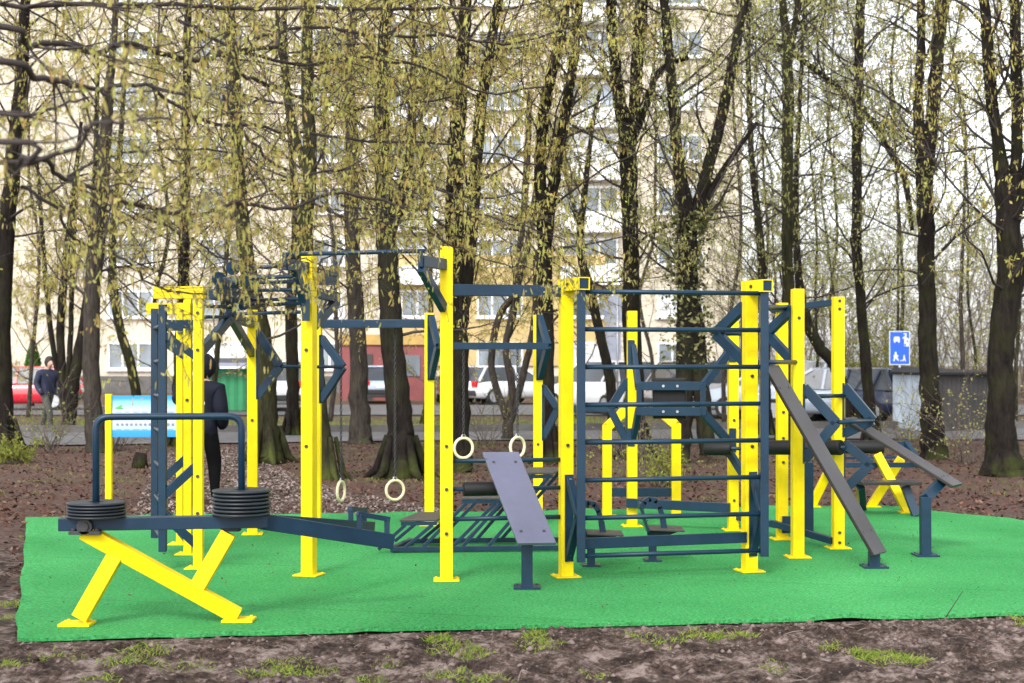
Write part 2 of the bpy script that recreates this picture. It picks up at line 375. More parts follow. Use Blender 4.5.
# grass tufts in the mud and thin grass further back
gm = MB()
def tuft(c, n, h, spread, lean=.5):
    for _ in range(n):
        a = rng.uniform(0, 6.28); r = spread * rng.random() ** .7
        b = Vector((c.x + math.cos(a) * r, c.y + math.sin(a) * r, 0)); b.z = ground_z(b.x, b.y) - .004
        hh = h * .8 * rng.uniform(.35, 1.2); d = Vector((rng.gauss(0, lean), rng.gauss(0, lean), 1)).normalized()
        sd = d.cross(Vector((rng.uniform(-1, 1), rng.uniform(-1, 1), .1))).normalized() * (.002 + h * .018)
        md = b + d * hh * .55; tp = b + d * hh + Vector((d.x, d.y, -.35)) * hh * .3
        gm.add([b - sd, b + sd, md + sd * .8, tp, md - sd * .8], [(0, 1, 2, 4), (4, 2, 3)])
for px, py, n, h, sp in [(440, 637, 90, .07, .08), (455, 645, 150, .055, .14), (470, 651, 120, .05, .12), (540, 642, 110, .05, .13), (535, 636, 50, .07, .06),
                         (890, 655, 240, .06, .2), (870, 652, 120, .07, .12), (915, 657, 100, .05, .1), (830, 646, 40, .06, .06), (700, 634, 120, .05, .12), (720, 633, 80, .06, .08), (745, 632, 80, .06, .06),
                         (660, 638, 100, .05, .16), (632, 634, 30, .05, .1), (145, 648, 130, .055, .14), (130, 658, 120, .05, .16), (190, 663, 80, .04, .16), (60, 655, 100, .045, .16), (5, 664, 90, .06, .08), (310, 668, 130, .05, .14), (290, 658, 70, .045, .12),
                         (275, 664, 70, .05, .1), (265, 672, 80, .05, .12), (385, 660, 30, .05, .08), (480, 676, 100, .05, .14), (440, 674, 60, .05, .12), (365, 677, 60, .05, .12), (15, 601, 70, .06, .1), (12, 614, 40, .05, .1), (1020, 620, 60, .06, .08), (100, 678, 60, .05, .1), (770, 668, 30, .05, .08), (600, 672, 40, .05, .1),
                         (30, 535, 30, .05, .1)]:
    tuft(G(px, py), int(n * 1.9), h, sp * 1.2, .75)
for _ in range(700):
    y = rng.uniform(18.5, 33); x = rng.uniform(-.38, .38) * y
    if fbm(x * .3, y * .3, 2) > .05 and not inside((x, y), MATPOLY) and not inside((x, y), CHIP): tuft(Vector((x, y, 0)), 14, .09, .22)
for _ in range(500):
    y = rng.uniform(37, 44); x = rng.uniform(-.4, .1) * y; tuft(Vector((x, y, 0)), 16, .16, .4)
tag(gm.build('grass', M['grass']), 'sparse green grass tufts growing in the bare mud', 'grass', kind='stuff')

# road, kerb, car park
def sheet(name, poly, z, mat, kind='structure'):
    m = MB(); m.add([Vector((p[0], p[1], z)) for p in poly], [tuple(range(len(poly)))]); return tag(m.build(name, mat), kind=kind)
sheet('road', [(-60, 27.0), (-9.5, 29.8), (-2, 31.6), (6, 32.5), (14, 31.5), (60, 27), (60, 34), (12, 37.8), (6, 37.2), (-2, 35.4), (-10, 35.2), (-60, 33.5)], 0.03, M['asphalt'])
kb = MB()
kp = [(-60, 33.6), (-10, 35.3), (-2, 35.5), (6, 37.3), (12, 37.9), (60, 34.1)]
for a, b in zip(kp, kp[1:]): kb.bar((a[0], a[1], .08), (b[0], b[1], .08), .16, .22)
tag(kb.build('road_kerb', M['concrete']), kind='structure')
sheet('parking_area', [(-60, 46.5), (60, 46.5), (60, 57), (-60, 57)], 0.03, M['asphalt'])

# ------------------------------------------------------------------ turf mat
def mat_outline():
    out = []
    for i in range(len(MATPOLY)):
        a, b = MATPOLY[i], MATPOLY[(i + 1) % len(MATPOLY)]; n = max(2, int((b - a).length / .06))
        for k in range(n):
            p = a.lerp(b, k / n); nr = Vector((b.y - a.y, a.x - b.x, 0)).normalized()
            out.append(p + nr * (fbm(p.x * .8, p.y * .8, 4) * .03 + fbm(p.x * 4, p.y * 4, 6) * .008))
    return out
ol = mat_outline(); n = len(ol); cen = sum(ol, Vector()) / n
mm_ = MB(); vs = []
for p in ol: vs.append(Vector((p.x, p.y, -.022 + max(0, fbm(p.x * 1.5, p.y * 1.5, 8)) * .02)))
for p in ol: vs.append(Vector((p.x, p.y, 0.002 + max(0, fbm(p.x * 1.5, p.y * 1.5, 8)) * .03)))
for p in ol: q = p.lerp(cen, .015); vs.append(Vector((q.x, q.y, 0.007)))
for p in ol: q = p.lerp(cen, .05); vs.append(Vector((q.x, q.y, 0.002)))
fs = [(r * n + i, r * n + (i + 1) % n, (r + 1) * n + (i + 1) % n, (r + 1) * n + i) for r in range(3) for i in range(n)]
fs.append(tuple(3 * n + i for i in range(n)))
mm_.add(vs, fs)
tag(mm_.build('turf_mat', M['turf'], loc=(0, 12, 0)), 'large green artificial turf mat under all the workout equipment', 'turf mat')
MZ = 0.004                                     # top of the mat

# ------------------------------------------------------------------ the workout rig
rig = thing('workout_rig', (0.3, 13.8, MZ), 'large yellow and dark blue outdoor workout rig with wall bars and pull-up bars', 'workout rig')
def up(v, z): return Vector((v.x, v.y, z))
def post_at(px, base): v = G(px, base); return v
POSTS = {}
def post(key, px, base, top, ang=0, bolts=(), w=.098, plate=True):
    base += 1.6; v = G(px, base); s = (base - HY) / H; zt = H - (top - HY) / s; a = R(ang)
    ax = (Vector((math.cos(a), math.sin(a), 0)), Vector((-math.sin(a), math.cos(a), 0)), Vector((0, 0, 1)))
    m = MB(); m.box((v.x, v.y, (MZ + zt) / 2), (w, w, zt - MZ), 0, ax)
    o = m.build('post', M['yellow'], rig, bevel=.004)
    if plate:
        m = MB(); m.box((v.x, v.y, MZ + .005), (.20, .20, .010), 0, ax)
        for i in (-1, 1):
            for j in (-1, 1):
                c = v + ax[0] * (i * .08) + ax[1] * (j * .08); m.cyl(up(c, MZ + .008), up(c, MZ + .017), .010, 6)
        m.build('base_plate', M['yellow'], o, bevel=.002)
    for py in bolts:
        z = H - (py - HY) / s
        c = up(v, z) - ax[1] * (w / 2)
        m = MB(); m.cyl(c + ax[1] * .004, c - ax[1] * .012, .014, 8); m.build('bolt', M['bolt'], o)
    POSTS[key] = (v, s, ax, zt)
    return o
post('A1', 309, 574, 252, -16, (350, 446))
post('B1', 446.5, 579, 247, 3, (446, 489, 533))
post('C1', 566, 575.5, 279, 13.4, (445, 525))
post('D1', 749.5, 570, 281, 13.4, (376, 446), .105)
post('E1', 797.5, 556, 289, 4, (318, 402))
post('F1', 838, 547, 297, 4, (301, 309, 532, 542))
post('A0', 252.5, 533, 310, 6, (318, 420))
post('A2', 316.5, 523, 318, 0)
post('B2', 429.5, 524, 313, 0)
post('C2', 538, 522, 315, 0, (444,))
post('C3', 632, 525, 311, 4, (330,))
post('D2', 733, 529, 321, 4, (420, 500))
post('E2', 782, 538, 303, 4, (412, 438, 462))
post('P1', 198.6, 567, 288, 0, (313, 350, 476, 513), .076)
post('P3', 188, 553, 297, 0, (332, 400), .068)
post('P4', 180, 543, 306, 0, (), .060)

def beam(p0, p1, w=.075, h=.075, name='cross_beam', up_=(0, 0, 1), mat='blue', parent=rig, bevel=.003):
    m = MB(); m.bar(p0, p1, w, h, up_); return m.build(name, M[mat], parent, bevel=bevel)
def pipe(p0, p1, r=.017, name='pull_up_bar', mat='blue', parent=rig, n=14):
    m = MB(); m.cyl(p0, p1, r, n); return m.build(name, M[mat], parent)
def bracket(pts, w=.075, th=.055, plate=None, name='bracket'):
    """bent flat steel arms through the given points, with an optional foot plate on the post"""
    m = MB()
    for a, b in zip(pts, pts[1:]):
        d = (b - a).normalized(); m.bar(a - d * .02, b + d * .02, th, w, (0, 0, 1))
    if plate: m.bar(plate[0], plate[1], .07, .016, (0, 1, 0))
    return m.build(name, M['blue'], rig, bevel=.003)

# cap beams: hollow square tubes holding the ladder rails
def cap_beam(p0, p1, w=.098, t=.008):
    d = (p1 - p0).normalized(); sx = d.cross(Vector((0, 0, 1))).normalized(); uz = Vector((0, 0, 1)); m = MB(); c = (p0 + p1) / 2; l = (p1 - p0).length
    for s in (-1, 1):
        m.box(c + uz * (s * (w - t) / 2), (l, w, t), 0, (d, sx, uz)); m.box(c + sx * (s * (w - t) / 2), (l, t, w - 2 * t), 0, (d, sx, uz))
    o = m.build('cap_beam', M['yellow'], rig)
    m = MB(); m.box(p1 - d * .012, (.01, w - 2 * t - .004, w - 2 * t - .004), 0, (d, sx, uz)); m.build('end_cap', M['blue'], o)
    m = MB(); q = c + sx * (w / 2 + .003); q2 = c - sx * (w / 2 + .003); m.cyl(q, q + sx * .01, .014, 8); m.cyl(q2, q2 - sx * .01, .014, 8); m.build('bolt', M['bolt'], o)
    return o
def ladder(r0, r1, zb, zt, rungs, w=.066):
    root_m = MB(); root_m.box(up(r0, (zb + zt) / 2), (w, w, zt - zb), 0)
    o = root_m.build('ladder', M['blue'], rig, bevel=.003)     # its first rail carries the other rail and the rungs
    m = MB(); m.box(up(r1, (zb + zt) / 2), (w, w, zt - zb), 0); m.build('rail', M['blue'], o, bevel=.003)
    dd = (r1 - r0).normalized()
    for z in rungs:
        m = MB(); m.cyl(up(r0, z) + dd * .035, up(r1, z) - dd * .035, .0185, 14); m.build('rung', M['blue'], o)
    return o
RUNG = [.197 + .2913 * k for k in range(8)]
rc0, rc1 = P(581, 562, 129.7), P(764, 556, 126)
ladder(up(rc0, 0), up(rc1, 0), .15, 2.26, RUNG)
C1, D1, E1, F1 = (POSTS[k][0] for k in ('C1', 'D1', 'E1', 'F1'))
A0, A1, A2, B1, B2, C2, C3, D2, E2 = (POSTS[k][0] for k in ('A0', 'A1', 'A2', 'B1', 'B2', 'C2', 'C3', 'D2', 'E2'))
P1, P3, P4 = (POSTS[k][0] for k in ('P1', 'P3', 'P4'))
for pst, rl, dx in ((C1, rc0, .0), (D1, rc1, .0)):
    d = (up(rl, 0) - pst).normalized(); cap_beam(up(pst, 2.296) - d * .05, up(rl, 2.296) + d * .055)
rl0, rl1 = G(163.5, 567.6), G(156, 554)
rl0 = Vector((-2.84, 12.2, 0)); rl1 = Vector((-3.13, 13.15, 0))
ladder(rl0, rl1, .15, 2.16, [.24 + .2913 * k for k in range(7)], .06)
cap_beam(up(P1, 2.26) + Vector((.05, 0, 0)), up(P1, 2.26) + Vector((-.36, .02, 0)))
cap_beam(up(P3, 2.16) + Vector((.03, 0, 0)), up(P3, 2.16) + Vector((-.36, .02, 0)))
for pst, rl in ((P1, rl0), (P3, rl1)):
    a, b = up(pst, 0), up(rl, 0)
    bracket([up(a, .86), up(b, .60)], .07, .05); bracket([up(b, .45), up(a, .18)], .07, .05)
    bracket([up(b, 2.0), up(a, 2.0)], .07, .05); bracket([up(b, 1.92), up(a, 1.72)], .06, .05)
beam(up(P1, 1.98), up(P4, 1.98), .05, .05); beam(up(P3, .12), up(P4, .12), .05, .05)

# lower feet brackets of the wall bars, flat beam, front beams
for pst, rl in ((C1, rc0), (D1, rc1)):
    d = (up(rl, 0) - pst).normalized(); f = pst + d * .055; t = up(rl, 0) - d * .035
    m = MB(); m.bar(up(f, .13), up(f, .81), .07, .014, d); m.build('mount_plate', M['blue'], rig)
    bracket([up(f, .78), up(t, .50), up(f, .17)], .045, .06)
    for z in (.19, .77):
        m = MB(); m.cyl(up(f, z), up(f, z) + d * .03, .014, 8); m.build('mount_bolt', M['zinc'], rig)
u = (D1 - C1).normalized(); nrm = Vector((-u.y, u.x, 0))
beam(up(rc0, .285) + nrm * .05, up(D1, .285) - nrm * .06 - u * .05, .03, .085)
beam(up(B1, 2.25) + Vector((.05, .01, 0)), up(C1, 2.25) - Vector((.05, .01, 0)), .085, .088)
for z, r in ((.925, .017), (.705, .017), (.475, .018)):
    pipe(up(B1, z), up(C1, z), r)
bd = (C1 - B1).normalized()
m = MB(); m.cyl(up(B1, .705) + bd * .13, up(B1, .705) + bd * .56, .055, 20); m.build('foam_roller', M['foam'], rig, bevel=.012)

# pull-up bar on the outside of the A and B posts
TA, TB = P(285, 254.5, 131), P(421, 251, 134)
ua = (TB - TA).normalized()
pipe(TA - ua * .02, TB + ua * .04, .0165)
for T, pst in ((TA, A1), (TB, B1)):
    z = T.z - .075; q = up(T, z); e = up(pst, z) + (up(T, z) - up(pst, z)).normalized() * .05
    m = MB(); m.bar(q, e, .055, .085); m.bar((q + Vector((0, 0, -.05))) if pst is B1 else q.lerp(e, .45), up(e, z - .34), .05, .075); m.bar(q + Vector((0, 0, -.045)), q + Vector((0, 0, .075)), .03, .05); m.build('bracket', M['blue'], rig, bevel=.003)

# chevrons and rear beams round the ring
def chevron(pst, zt, tip, zb, w=.078, th=.055, plate=True):
    d = up(tip, 0) - up(pst, 0); d.normalize(); f = up(pst, 0) + d * .056
    m = MB(); z0, z1 = min(zt, zb), max(zt, zb)
    m.bar(up(f, z0 - .03), up(f, z1 + .03), .075, .016, d)
    for a, b in ((up(f, zt), tip), (tip, up(f, zb))): m.bar(a, b, th, w)
    o = m.build('bracket', M['blue'], rig, bevel=.003)
    m = MB()
    for z in (z0 + .0, z1 - .0):
        c = up(f, z) + d * .006; m.cyl(c, c + d * .022, .012, 8)
    m.build('bolt', M['bolt'], o)
    return o
tA0, tA2 = P(280, 366.5, 102.5), P(343, 367, 97)
chevron(A0, H + 28 / 101.5, tA0, H - 35 / 101.5); chevron(A2, H + 23 / 95.5, tA2, H - 39 / 95.5)
pipe(tA0, tA2, .017, 'tie_bar')
tB2, tC2 = P(438, 346, 98.7), P(548, 346, 97.5)
chevron(B2, H + 43 / 96, tB2, H - 16 / 96); chevron(C2, H + 43 / 95, tC2, H - 16 / 95)
beam(tB2, tC2, .07, .07)
beam(up(A2, 2.085) + Vector((.05, 0, 0)), up(B2, 2.085) - Vector((.05, 0, 0)), .08, .084)
tC2b, tC3 = P(558, 408.5, 96), P(610, 408.5, 97.5)
chevron(C2, H - 26 / 95, tC2b, H - 76 / 95, .07); chevron(C3, H - 20 / 97, tC3, H - 80 / 97, .075)
beam(tC2b, tC3, .06, .07)
tD1, tE1 = P(716, 333.5, 121), P(767, 333.5, 113.3)
chevron(D1, H + 55 / 123, tD1, H + 0 / 123, .085); chevron(E1, H + 52 / 114.7, tE1, H + 0, .08)
pipe(tD1, tE1, .02, 'tie_bar')
pipe(up(D1, H + 53 / 121) + Vector((0, .02, 0)), P(788, 308, 114), .024)
pipe(up(D1, 1.69), up(E1, 1.69), .02)
tE, tF = P(836.5, 422.5, 116.5), P(873, 420.5, 111.5)
chevron(E1, H - 26 / 114.7, tE, H - 98 / 114.7, .085); chevron(F1, H - 25 / 109.7, tF, H - 72 / 109.7, .085)
pipe(tE, tF, .02, 'tie_bar')
pipe(P(806, 396.5, 115), P(847, 395.5, 110.3), .02, 'tie_bar')
tFb = P(870.5, 464, 110.8); 
chevron(F1, H - 82 / 109.7, tFb, H - 128 / 109.7, .085)
beam(up(E2, 2.19) - Vector((.08, 0, 0)), up(F1, 2.235), .05, .055)
beam(P(808.5, 462, 101.2), up(P(808.5, 462, 101.2), MZ), .085, .085, 'blue_post')
beam(up(E2, .16) + Vector((-.1, -.02, 0)), up(F1, .07) + Vector((-.05, 0, 0)), .05, .06)
q0, q1 = P(764, 447.5, 107.3), P(846, 447.5, 112.3); qd = (q1 - q0)
pipe(q0, q1, .018, 'roller_axle')
for a, b in ((.05, .37), (.72, .95)):
    m = MB(); m.cyl(q0 + qd * a, q0 + qd * b, .068, 20); m.build('foam_roller', M['foam'], rig, bevel=.012)

# back-rest frame with a black pad between two rear posts
sF = 99.0
def Q(px, py): return P(px, py, sF + (px - 636) * .03)
for y in (386, 411.5): beam(Q(636, y), Q(706, y), .05, .085, 'pad_frame')
for x in (639, 703): beam(Q(x, 383), Q(x, 415), .05, .07, 'pad_frame')
f = up(C3, 0)
for (pa, ya), tgt in (((C3, 346), Q(638, 386)), ((C3, 439), Q(638, 412)), ((D2, 352), Q(704, 385)), ((D2, 442), Q(703, 413))):
    s_ = F / pa.y; z = H - (ya - HY) / s_
    dd = (up(tgt, 0) - up(pa, 0)).normalized(); beam(up(pa, z) + dd * .05, tgt, .05, .08, 'bracket')
for pa, y0, y1 in ((C3, 340, 366), (C3, 428, 446), (D2, 345, 362), (D2, 428, 452)):
    s_ = F / pa.y; c = up(pa, 0) + Vector((-.012, -.056, 0)); beam(up(c, H - (y0 - HY) / s_), up(c, H - (y1 - HY) / s_), .07, .014, 'mount_plate', (0, 1, 0))
pad = MB(); a, b = Q(654, 398.5), Q(687, 398.5)
pad.bar(a + Vector((0, .07, 0)), b + Vector((0, .07, 0)), .06, .41); pad.build('back_pad', M['foam'], rig, bevel=.015)
m = MB()
for x in (663, 677):
    for y in (386, 411.5):
        c = Q(x, y) + Vector((0, -.026, 0)); m.cyl(c, c + Vector((0, -.012, 0)), .014, 8)
m.build('pad_bolt', M['zinc'], rig)
pipe(P(704, 448.5, 101.5), P(752, 448.5, 103), .018, 'roller_axle')
m = MB(); m.cyl(P(705, 448.5, 101.5), P(732, 448.5, 102.3), .068, 20); m.build('foam_roller', M['foam'], rig, bevel=.012)
bracket([P(731, 455, 101), P(743, 474, 102)], .075, .05)
beam(up(C3, .25) + Vector((-.06, -.075, 0)), up(D2, .235) + Vector((-.04, -.075, 0)), .04, .095)
beam(up(D2, .14) + Vector((.03, 0, 0)), up(E2, .13), .05, .06)
m = MB(); c = up(E2, .15) + Vector((.03, -.07, 0)); m.box(c, (.08, .03, .16)); m.build('mount_plate', M['blue'], rig)

# overhead horizontal rung ladder between the left and the right bracket
LR0, LR1 = Vector((-2.56, 12.75, 2.27)), Vector((-2.47, 14.2, 2.27))
beam(LR0, LR1, .09, .085, 'side_rail')
J = P(231, 317, 112)
for pst, y0 in ((P1, 352), (A0, 353)):
    s_ = F / pst.y; beam(up(pst, H - (y0 - HY) / s_) + (up(J, 0) - up(pst, 0)).normalized() * .05, J, .055, .085, 'bracket')
beam(J, up(A0, J.z - .03), .055, .08); beam(J, up(J, 2.27), .08, .09, 'strut')
for dz in (0, .09): pipe(up(P1, 2.06 + dz), J + Vector((0, 0, dz)), .016, 'tie_bar')
RR0, RR1 = up(A1, 2.25) + Vector((.0, .05, 0)), P(337, 297.5, 116)
beam(RR0, RR1, .06, .085, 'side_rail'); beam(RR1 + Vector((0, 0, -.03)), up(A1, 1.97) + Vector((.02, .05, 0)), .055, .075, 'bracket')
def disc_plate(pts, d, th=.012, name='end_plate'):
    m = MB(); m.prism(pts, d * th); return m.build(name, M['blue'], rig, bevel=.002)
rd = (RR1 - RR0).normalized(); sd = Vector((0, 0, 1)).cross(rd).normalized()
arc = [RR1 + Vector((0, 0, .21)) + rd * (.10 * math.cos(a)) + Vector((0, 0, .10 * math.sin(a))) for a in [R(-80 + 20 * k) for k in range(13)]]
disc_plate(arc + [RR0 + Vector((0, 0, .10)), RR0 + Vector((0, 0, .05))], sd)
lp = [LR0 + Vector((0, .1, .04)), LR0 + Vector((0, .35, .16)), LR0 + Vector((0, .9, .16)), LR1 + Vector((0, -.3, .04))]
disc_plate(lp, Vector((1, 0, 0)))
for k, ((lx, ly), (rx, ry)) in enumerate(zip([(233, 268), (219, 279), (238, 283), (229, 291), (241, 300.5), (243, 306), (229, 314)], [(306, 265), (306, 276), (303, 281.5), (302, 289.5), (302, 298.5), (304, 303), (304, 312)])):
    a = P(lx, ly, 105 - k * .3); b = P(rx, ry, 124 - k * 1.2)
    o = pipe(a, b, .0165, 'overhead_rung')
    if k in (0, 1, 5, 6):
        dd = (b - a).normalized(); m = MB(); m.cyl(a - dd * .006, a + dd * .008, .068 if k < 2 else .045, 22); m.build('end_disc', M['blue'], o)
for x0, y0 in ((303, 262), (308, 300)):
    pass
disc_plate([P(301, 285, 127.6), P(309.5, 283, 127.6), P(309.5, 321, 127.6), P(302, 321, 127.6)], Vector((0, 1, 0)), .02, 'mount_plate')
pipe(P(226, 284, 106), P(248, 281, 111), .045, 'rung_hub')
LINKS = [P(212, 300, 118)]

# ------------------------------------------------------------------ gymnastic rings
def ring(px, py, y_top, s, w_px, label, yaw, chain='dark'):
    c = P(px, py, s); top = P(px, y_top, s)
    t = thing('gymnastic_ring', (c.x, c.y, c.z - .115), label, 'gymnastic ring', 'cream gymnastic rings hanging on chains')
    a = R(yaw); ax1 = Vector((math.cos(a), math.sin(a), 0))
    m = MB(); m.torus(c, ax1, Vector((0, 0, 1)), .102, .0155); m.build('hoop', M['ring'], t)
    m = MB(); z = c.z + .10; k = 0
    while z < top.z:
        b = ax1 if k % 2 else Vector((-ax1.y, ax1.x, 0))
        m.torus((c.x, c.y, z + .02), b * .55, Vector((0, 0, 1)), .021, .0052, 8, 4); z += .033; k += 1
    m.build('chain', M['bolt'] if chain == 'dark' else M['zinc'], t)
    m = MB(); m.torus((c.x, c.y, c.z + .115), ax1, Vector((0, 0, 1)), .022, .006, 10, 6); m.build('shackle', M['zinc'], t)
ring(341, 491, 328, 96, 5, 'cream ring seen edge on, on a black chain beside the wide yellow post', 74)
ring(395, 490, 328, 96, 18, 'lowest cream ring, hanging free below the rear beam on a chain', 30)
ring(463.5, 448, 349, 98.5, 18, 'cream ring on a chain beside the front yellow post, above the foam roller', 25)
ring(517.5, 447, 349, 98, 15, 'cream ring hanging just above the top of the grey sloping board', 45)

# ------------------------------------------------------------------ sloping boards
def slab(name, corners, th, mat, parent):
    n_ = (corners[1] - corners[0]).cross(corners[2] - corners[1]).normalized()
    m = MB(); m.prism(corners, n_ * th); return m.build(name, M[mat], parent, bevel=.005)
def sit_up(label, low, high, wdir, width, foot, bend=None, mat='board'):
    t = thing('sit_up_board', (foot.x, foot.y, MZ), label, 'sit-up board', 'sloping sit-up boards hooked on the rig')
    h = wdir.normalized() * (width / 2)
    c = [low - h, low + h, high + h, high - h]
    n_ = (c[1] - c[0]).cross(c[2] - c[1]); 
    if n_.z > 0: c = [c[1], c[0], c[3], c[2]]
    b = slab('board', c, .028, mat, t)
    m = MB()
    ax = (low - high).normalized(); nn = wdir.normalized().cross(ax).normalized()
    if nn.z < 0: nn = -nn
    for k in (.12, .88):
        for j in (-.6, .6): q = high.lerp(low, k) + h * j; m.cyl(q - nn * .002, q + nn * .003, .012, 10)
    m.build('screw', M['bolt'], b)
    m = MB()
    under = low.lerp(high, .12) - nn * .05
    if bend is None:
        m.bar(up(foot, MZ + .01), up(foot, low.z + .015), .085, .085, (0, 1, 0))
    else:
        m.bar(up(foot, MZ + .01), bend + Vector((0, 0, .02)), .085, .085, (0, 1, 0)); m.bar(bend, under + (under - bend).normalized() * .02, .08, .085, (0, 1, 0))
    m.build('leg', M['blue'], t, bevel=.004)
    m = MB(); m.box((foot.x, foot.y, MZ + .007), (.20, .20, .014))
    for i in (-1, 1):
        for j in (-1, 1): m.cyl((foot.x + i * .075, foot.y + j * .075, MZ), (foot.x + i * .075, foot.y + j * .075, MZ + .02), .010, 6)
    m.build('foot_plate', M['blue'], t)
    m = MB(); m.bar(high.lerp(low, .04) - nn * .03, low.lerp(high, .06) - nn * .03, .05, .04, nn); m.build('spine', M['blue'], t)
    m = MB(); hk = high - nn * .03; m.bar(hk, hk - nn * .04 - ax * .05, .12, .01); m.build('hook', M['blue'], t)
    return t
lowB = Vector((.185, 11.02, .365)); highB = Vector((-.09, 11.74, .99))
sit_up('pale reflecting sloping board, short and facing the camera, on a single dark leg', lowB, highB, Vector((1, .12, 0)), .285, Vector((.112, 11.23, 0)), None, 'board_sky_sheen')
sit_up('longest and steepest dark board, leaning down from beside the wall bars', P(881, 553.5, 121.8), P(772, 365, 120), Vector((.165, .25, 0)), .30, G(874, 567.5))
sit_up('gently sloping dark board carried by a bent blue leg at the right', P(958, 484.5, 113), P(850, 417, 110), Vector((.16, .25, .0)), .30, G(925.5, 556), P(925, 499, 114.7))

# ------------------------------------------------------------------ weighted lever machine at the front
lev = thing('lever_machine', (-2.25, 9.75, MZ), 'lever lifting machine with weight plates on a yellow X-shaped stand', 'lever machine')
sa, sb = 155.0, 153.0
def Lp(px, py, k=0): s_ = 155.5 + (153.0 - 155.5) * (px - 75) / 170.0; v = P(px, py, s_); return v + Vector((0, k, 0))
m = MB(); m.bar(Lp(84, 531), Lp(238, 616), .10, .095, (0, 1, 0)); o = m.build('stand_leg', M['yellow'], lev, bevel=.004)
m = MB(); m.box(up(Lp(239, 620), MZ + .008), (.20, .17, .016))
for i in (-.07, .07):
    for j in (-.06, .06): c = up(Lp(239, 620), MZ); m.cyl(c + Vector((i, j, .01)), c + Vector((i, j, .026)), .011, 6)
m.build('foot_plate', M['yellow'], o)
m = MB(); m.bar(Lp(116, 555), Lp(80, 618), .10, .095, (0, 1, 0)); o = m.build('stand_leg', M['yellow'], lev, bevel=.004)
m = MB(); m.box(up(Lp(77, 622), MZ + .008), (.20, .17, .016))
for i in (-.07, .07):
    for j in (-.06, .06): c = up(Lp(77, 622), MZ); m.cyl(c + Vector((i, j, .01)), c + Vector((i, j, .026)), .011, 6)
m.build('foot_plate', M['yellow'], o)
m = MB(); m.bar(Lp(229, 533), Lp(197, 588), .10, .095, (0, 1, 0)); m.build('stand_leg', M['yellow'], lev, bevel=.004)
zb = H - (522.5 - HY) / 154.0
BL, BR = up(Lp(59, 522), zb), up(Lp(268, 522), zb + .0)
m = MB(); m.bar(BL, BR, .09, .082); m.build('main_beam', M['blue'], lev, bevel=.004)
end1, end2 = P(392, 541.5, 145), P(371, 535, 133.6)
end2.z = end1.z
m = MB(); m.bar(BR - Vector((.05, .0, .0)), end1, .07, .105); m.build('lever_arm', M['blue'], lev, bevel=.004)
m = MB(); m.bar(BR + Vector((-.06, .05, 0)), end2, .07, .085); m.build('lever_arm', M['blue'], lev, bevel=.004)
for st, en in ((BR, end1), (BR, end2)):
    d = (en - st).normalized(); k_ = .04 if en is end1 else .11; q1_ = en - d * k_ + Vector((0, 0, .04)); q0_ = en - d * (k_ + .22) + Vector((0, 0, .04))
    m = MB(); hz = Vector((0, 0, .11 if en is end1 else .085))
    m.bar(q0_, q0_ + hz, .035, .035, (0, 1, 0)); m.bar(q1_, q1_ + hz, .035, .035, (0, 1, 0)); m.bar(q0_ + hz - d * .017, q1_ + hz + d * .017, .035, .035)
    m.build('handle', M['blue'], lev, bevel=.003)
def fillet(pts, r, k=6):
    out = [pts[0]]
    for a, b, c in zip(pts, pts[1:], pts[2:]):
        u_ = (a - b).normalized(); v_ = (c - b).normalized()
        for i in range(k + 1):
            t_ = i / k; out.append((b + u_ * r) * (1 - t_) ** 2 + b * (2 * t_ * (1 - t_)) + (b + v_ * r) * t_ ** 2)
    return out + [pts[-1]]
hl, hr = Lp(96, 505), Lp(241.5, 505)
ztop = H - (416.5 - HY) / 154.0
m = MB(); m.tube(fillet([up(hl, zb), up(hl, ztop), up(hr, ztop), up(hr, zb)], .085), .0225, 14); m.build('weight_hoop', M['blue'], lev)
zt_ = zb + .043
for c, k_, dz_ in ((hl, 5, .0205), (hr, 7, .0245)):
    for i in range(k_):
        m = MB(); z = zt_ + i * dz_; g_ = dz_ / .0285; dx = rng.uniform(-.006, .006); cc = up(c, z) + Vector((dx, rng.uniform(-.005, .005), 0)); Rr = .19
        prof = [(a_q, b_q * g_) for a_q, b_q in [(.05, .0), (Rr - .02, .0), (Rr - .004, .004), (Rr, .012), (Rr - .004, .021), (Rr - .02, .025), (Rr - .045, .022), (.06, .022), (.05, .025)]]
        N_ = 40; vs = [cc + Vector((p[0] * math.cos(2 * math.pi * a_ / N_), p[0] * math.sin(2 * math.pi * a_ / N_), p[1])) for p in prof for a_ in range(N_)]
        K_ = len(prof); fs = [(i_ * N_ + a_, i_ * N_ + (a_ + 1) % N_, (i_ + 1) % K_ * N_ + (a_ + 1) % N_, (i_ + 1) % K_ * N_ + a_) for i_ in range(K_) for a_ in range(N_)]
        m.add(vs, fs, 0, True); m.build('weight_plate', M['plate'], lev)
c = up(Lp(88, 522), zb - .01) + Vector((0, -.05, 0))
m = MB(); m.cyl(c, c + Vector((0, -.04, 0)), .05, 24); m.cyl(c + Vector((0, -.04, 0)), c + Vector((0, -.052, 0)), .03, 20); m.bar(c + Vector((-.10, -.015, -.04)), c + Vector((.10, -.015, -.04)), .05, .022)
for i in (-.075, .075): m.cyl(c + Vector((i, -.02, -.03)), c + Vector((i, -.02, -.012)), .016, 8)
m.build('bearing', M['bolt'], lev, bevel=.002)
m = MB(); m.box(up(Lp(231, 530), zb - .05), (.12, .09, .02)); m.build('rubber_stop', M['foam'], lev)

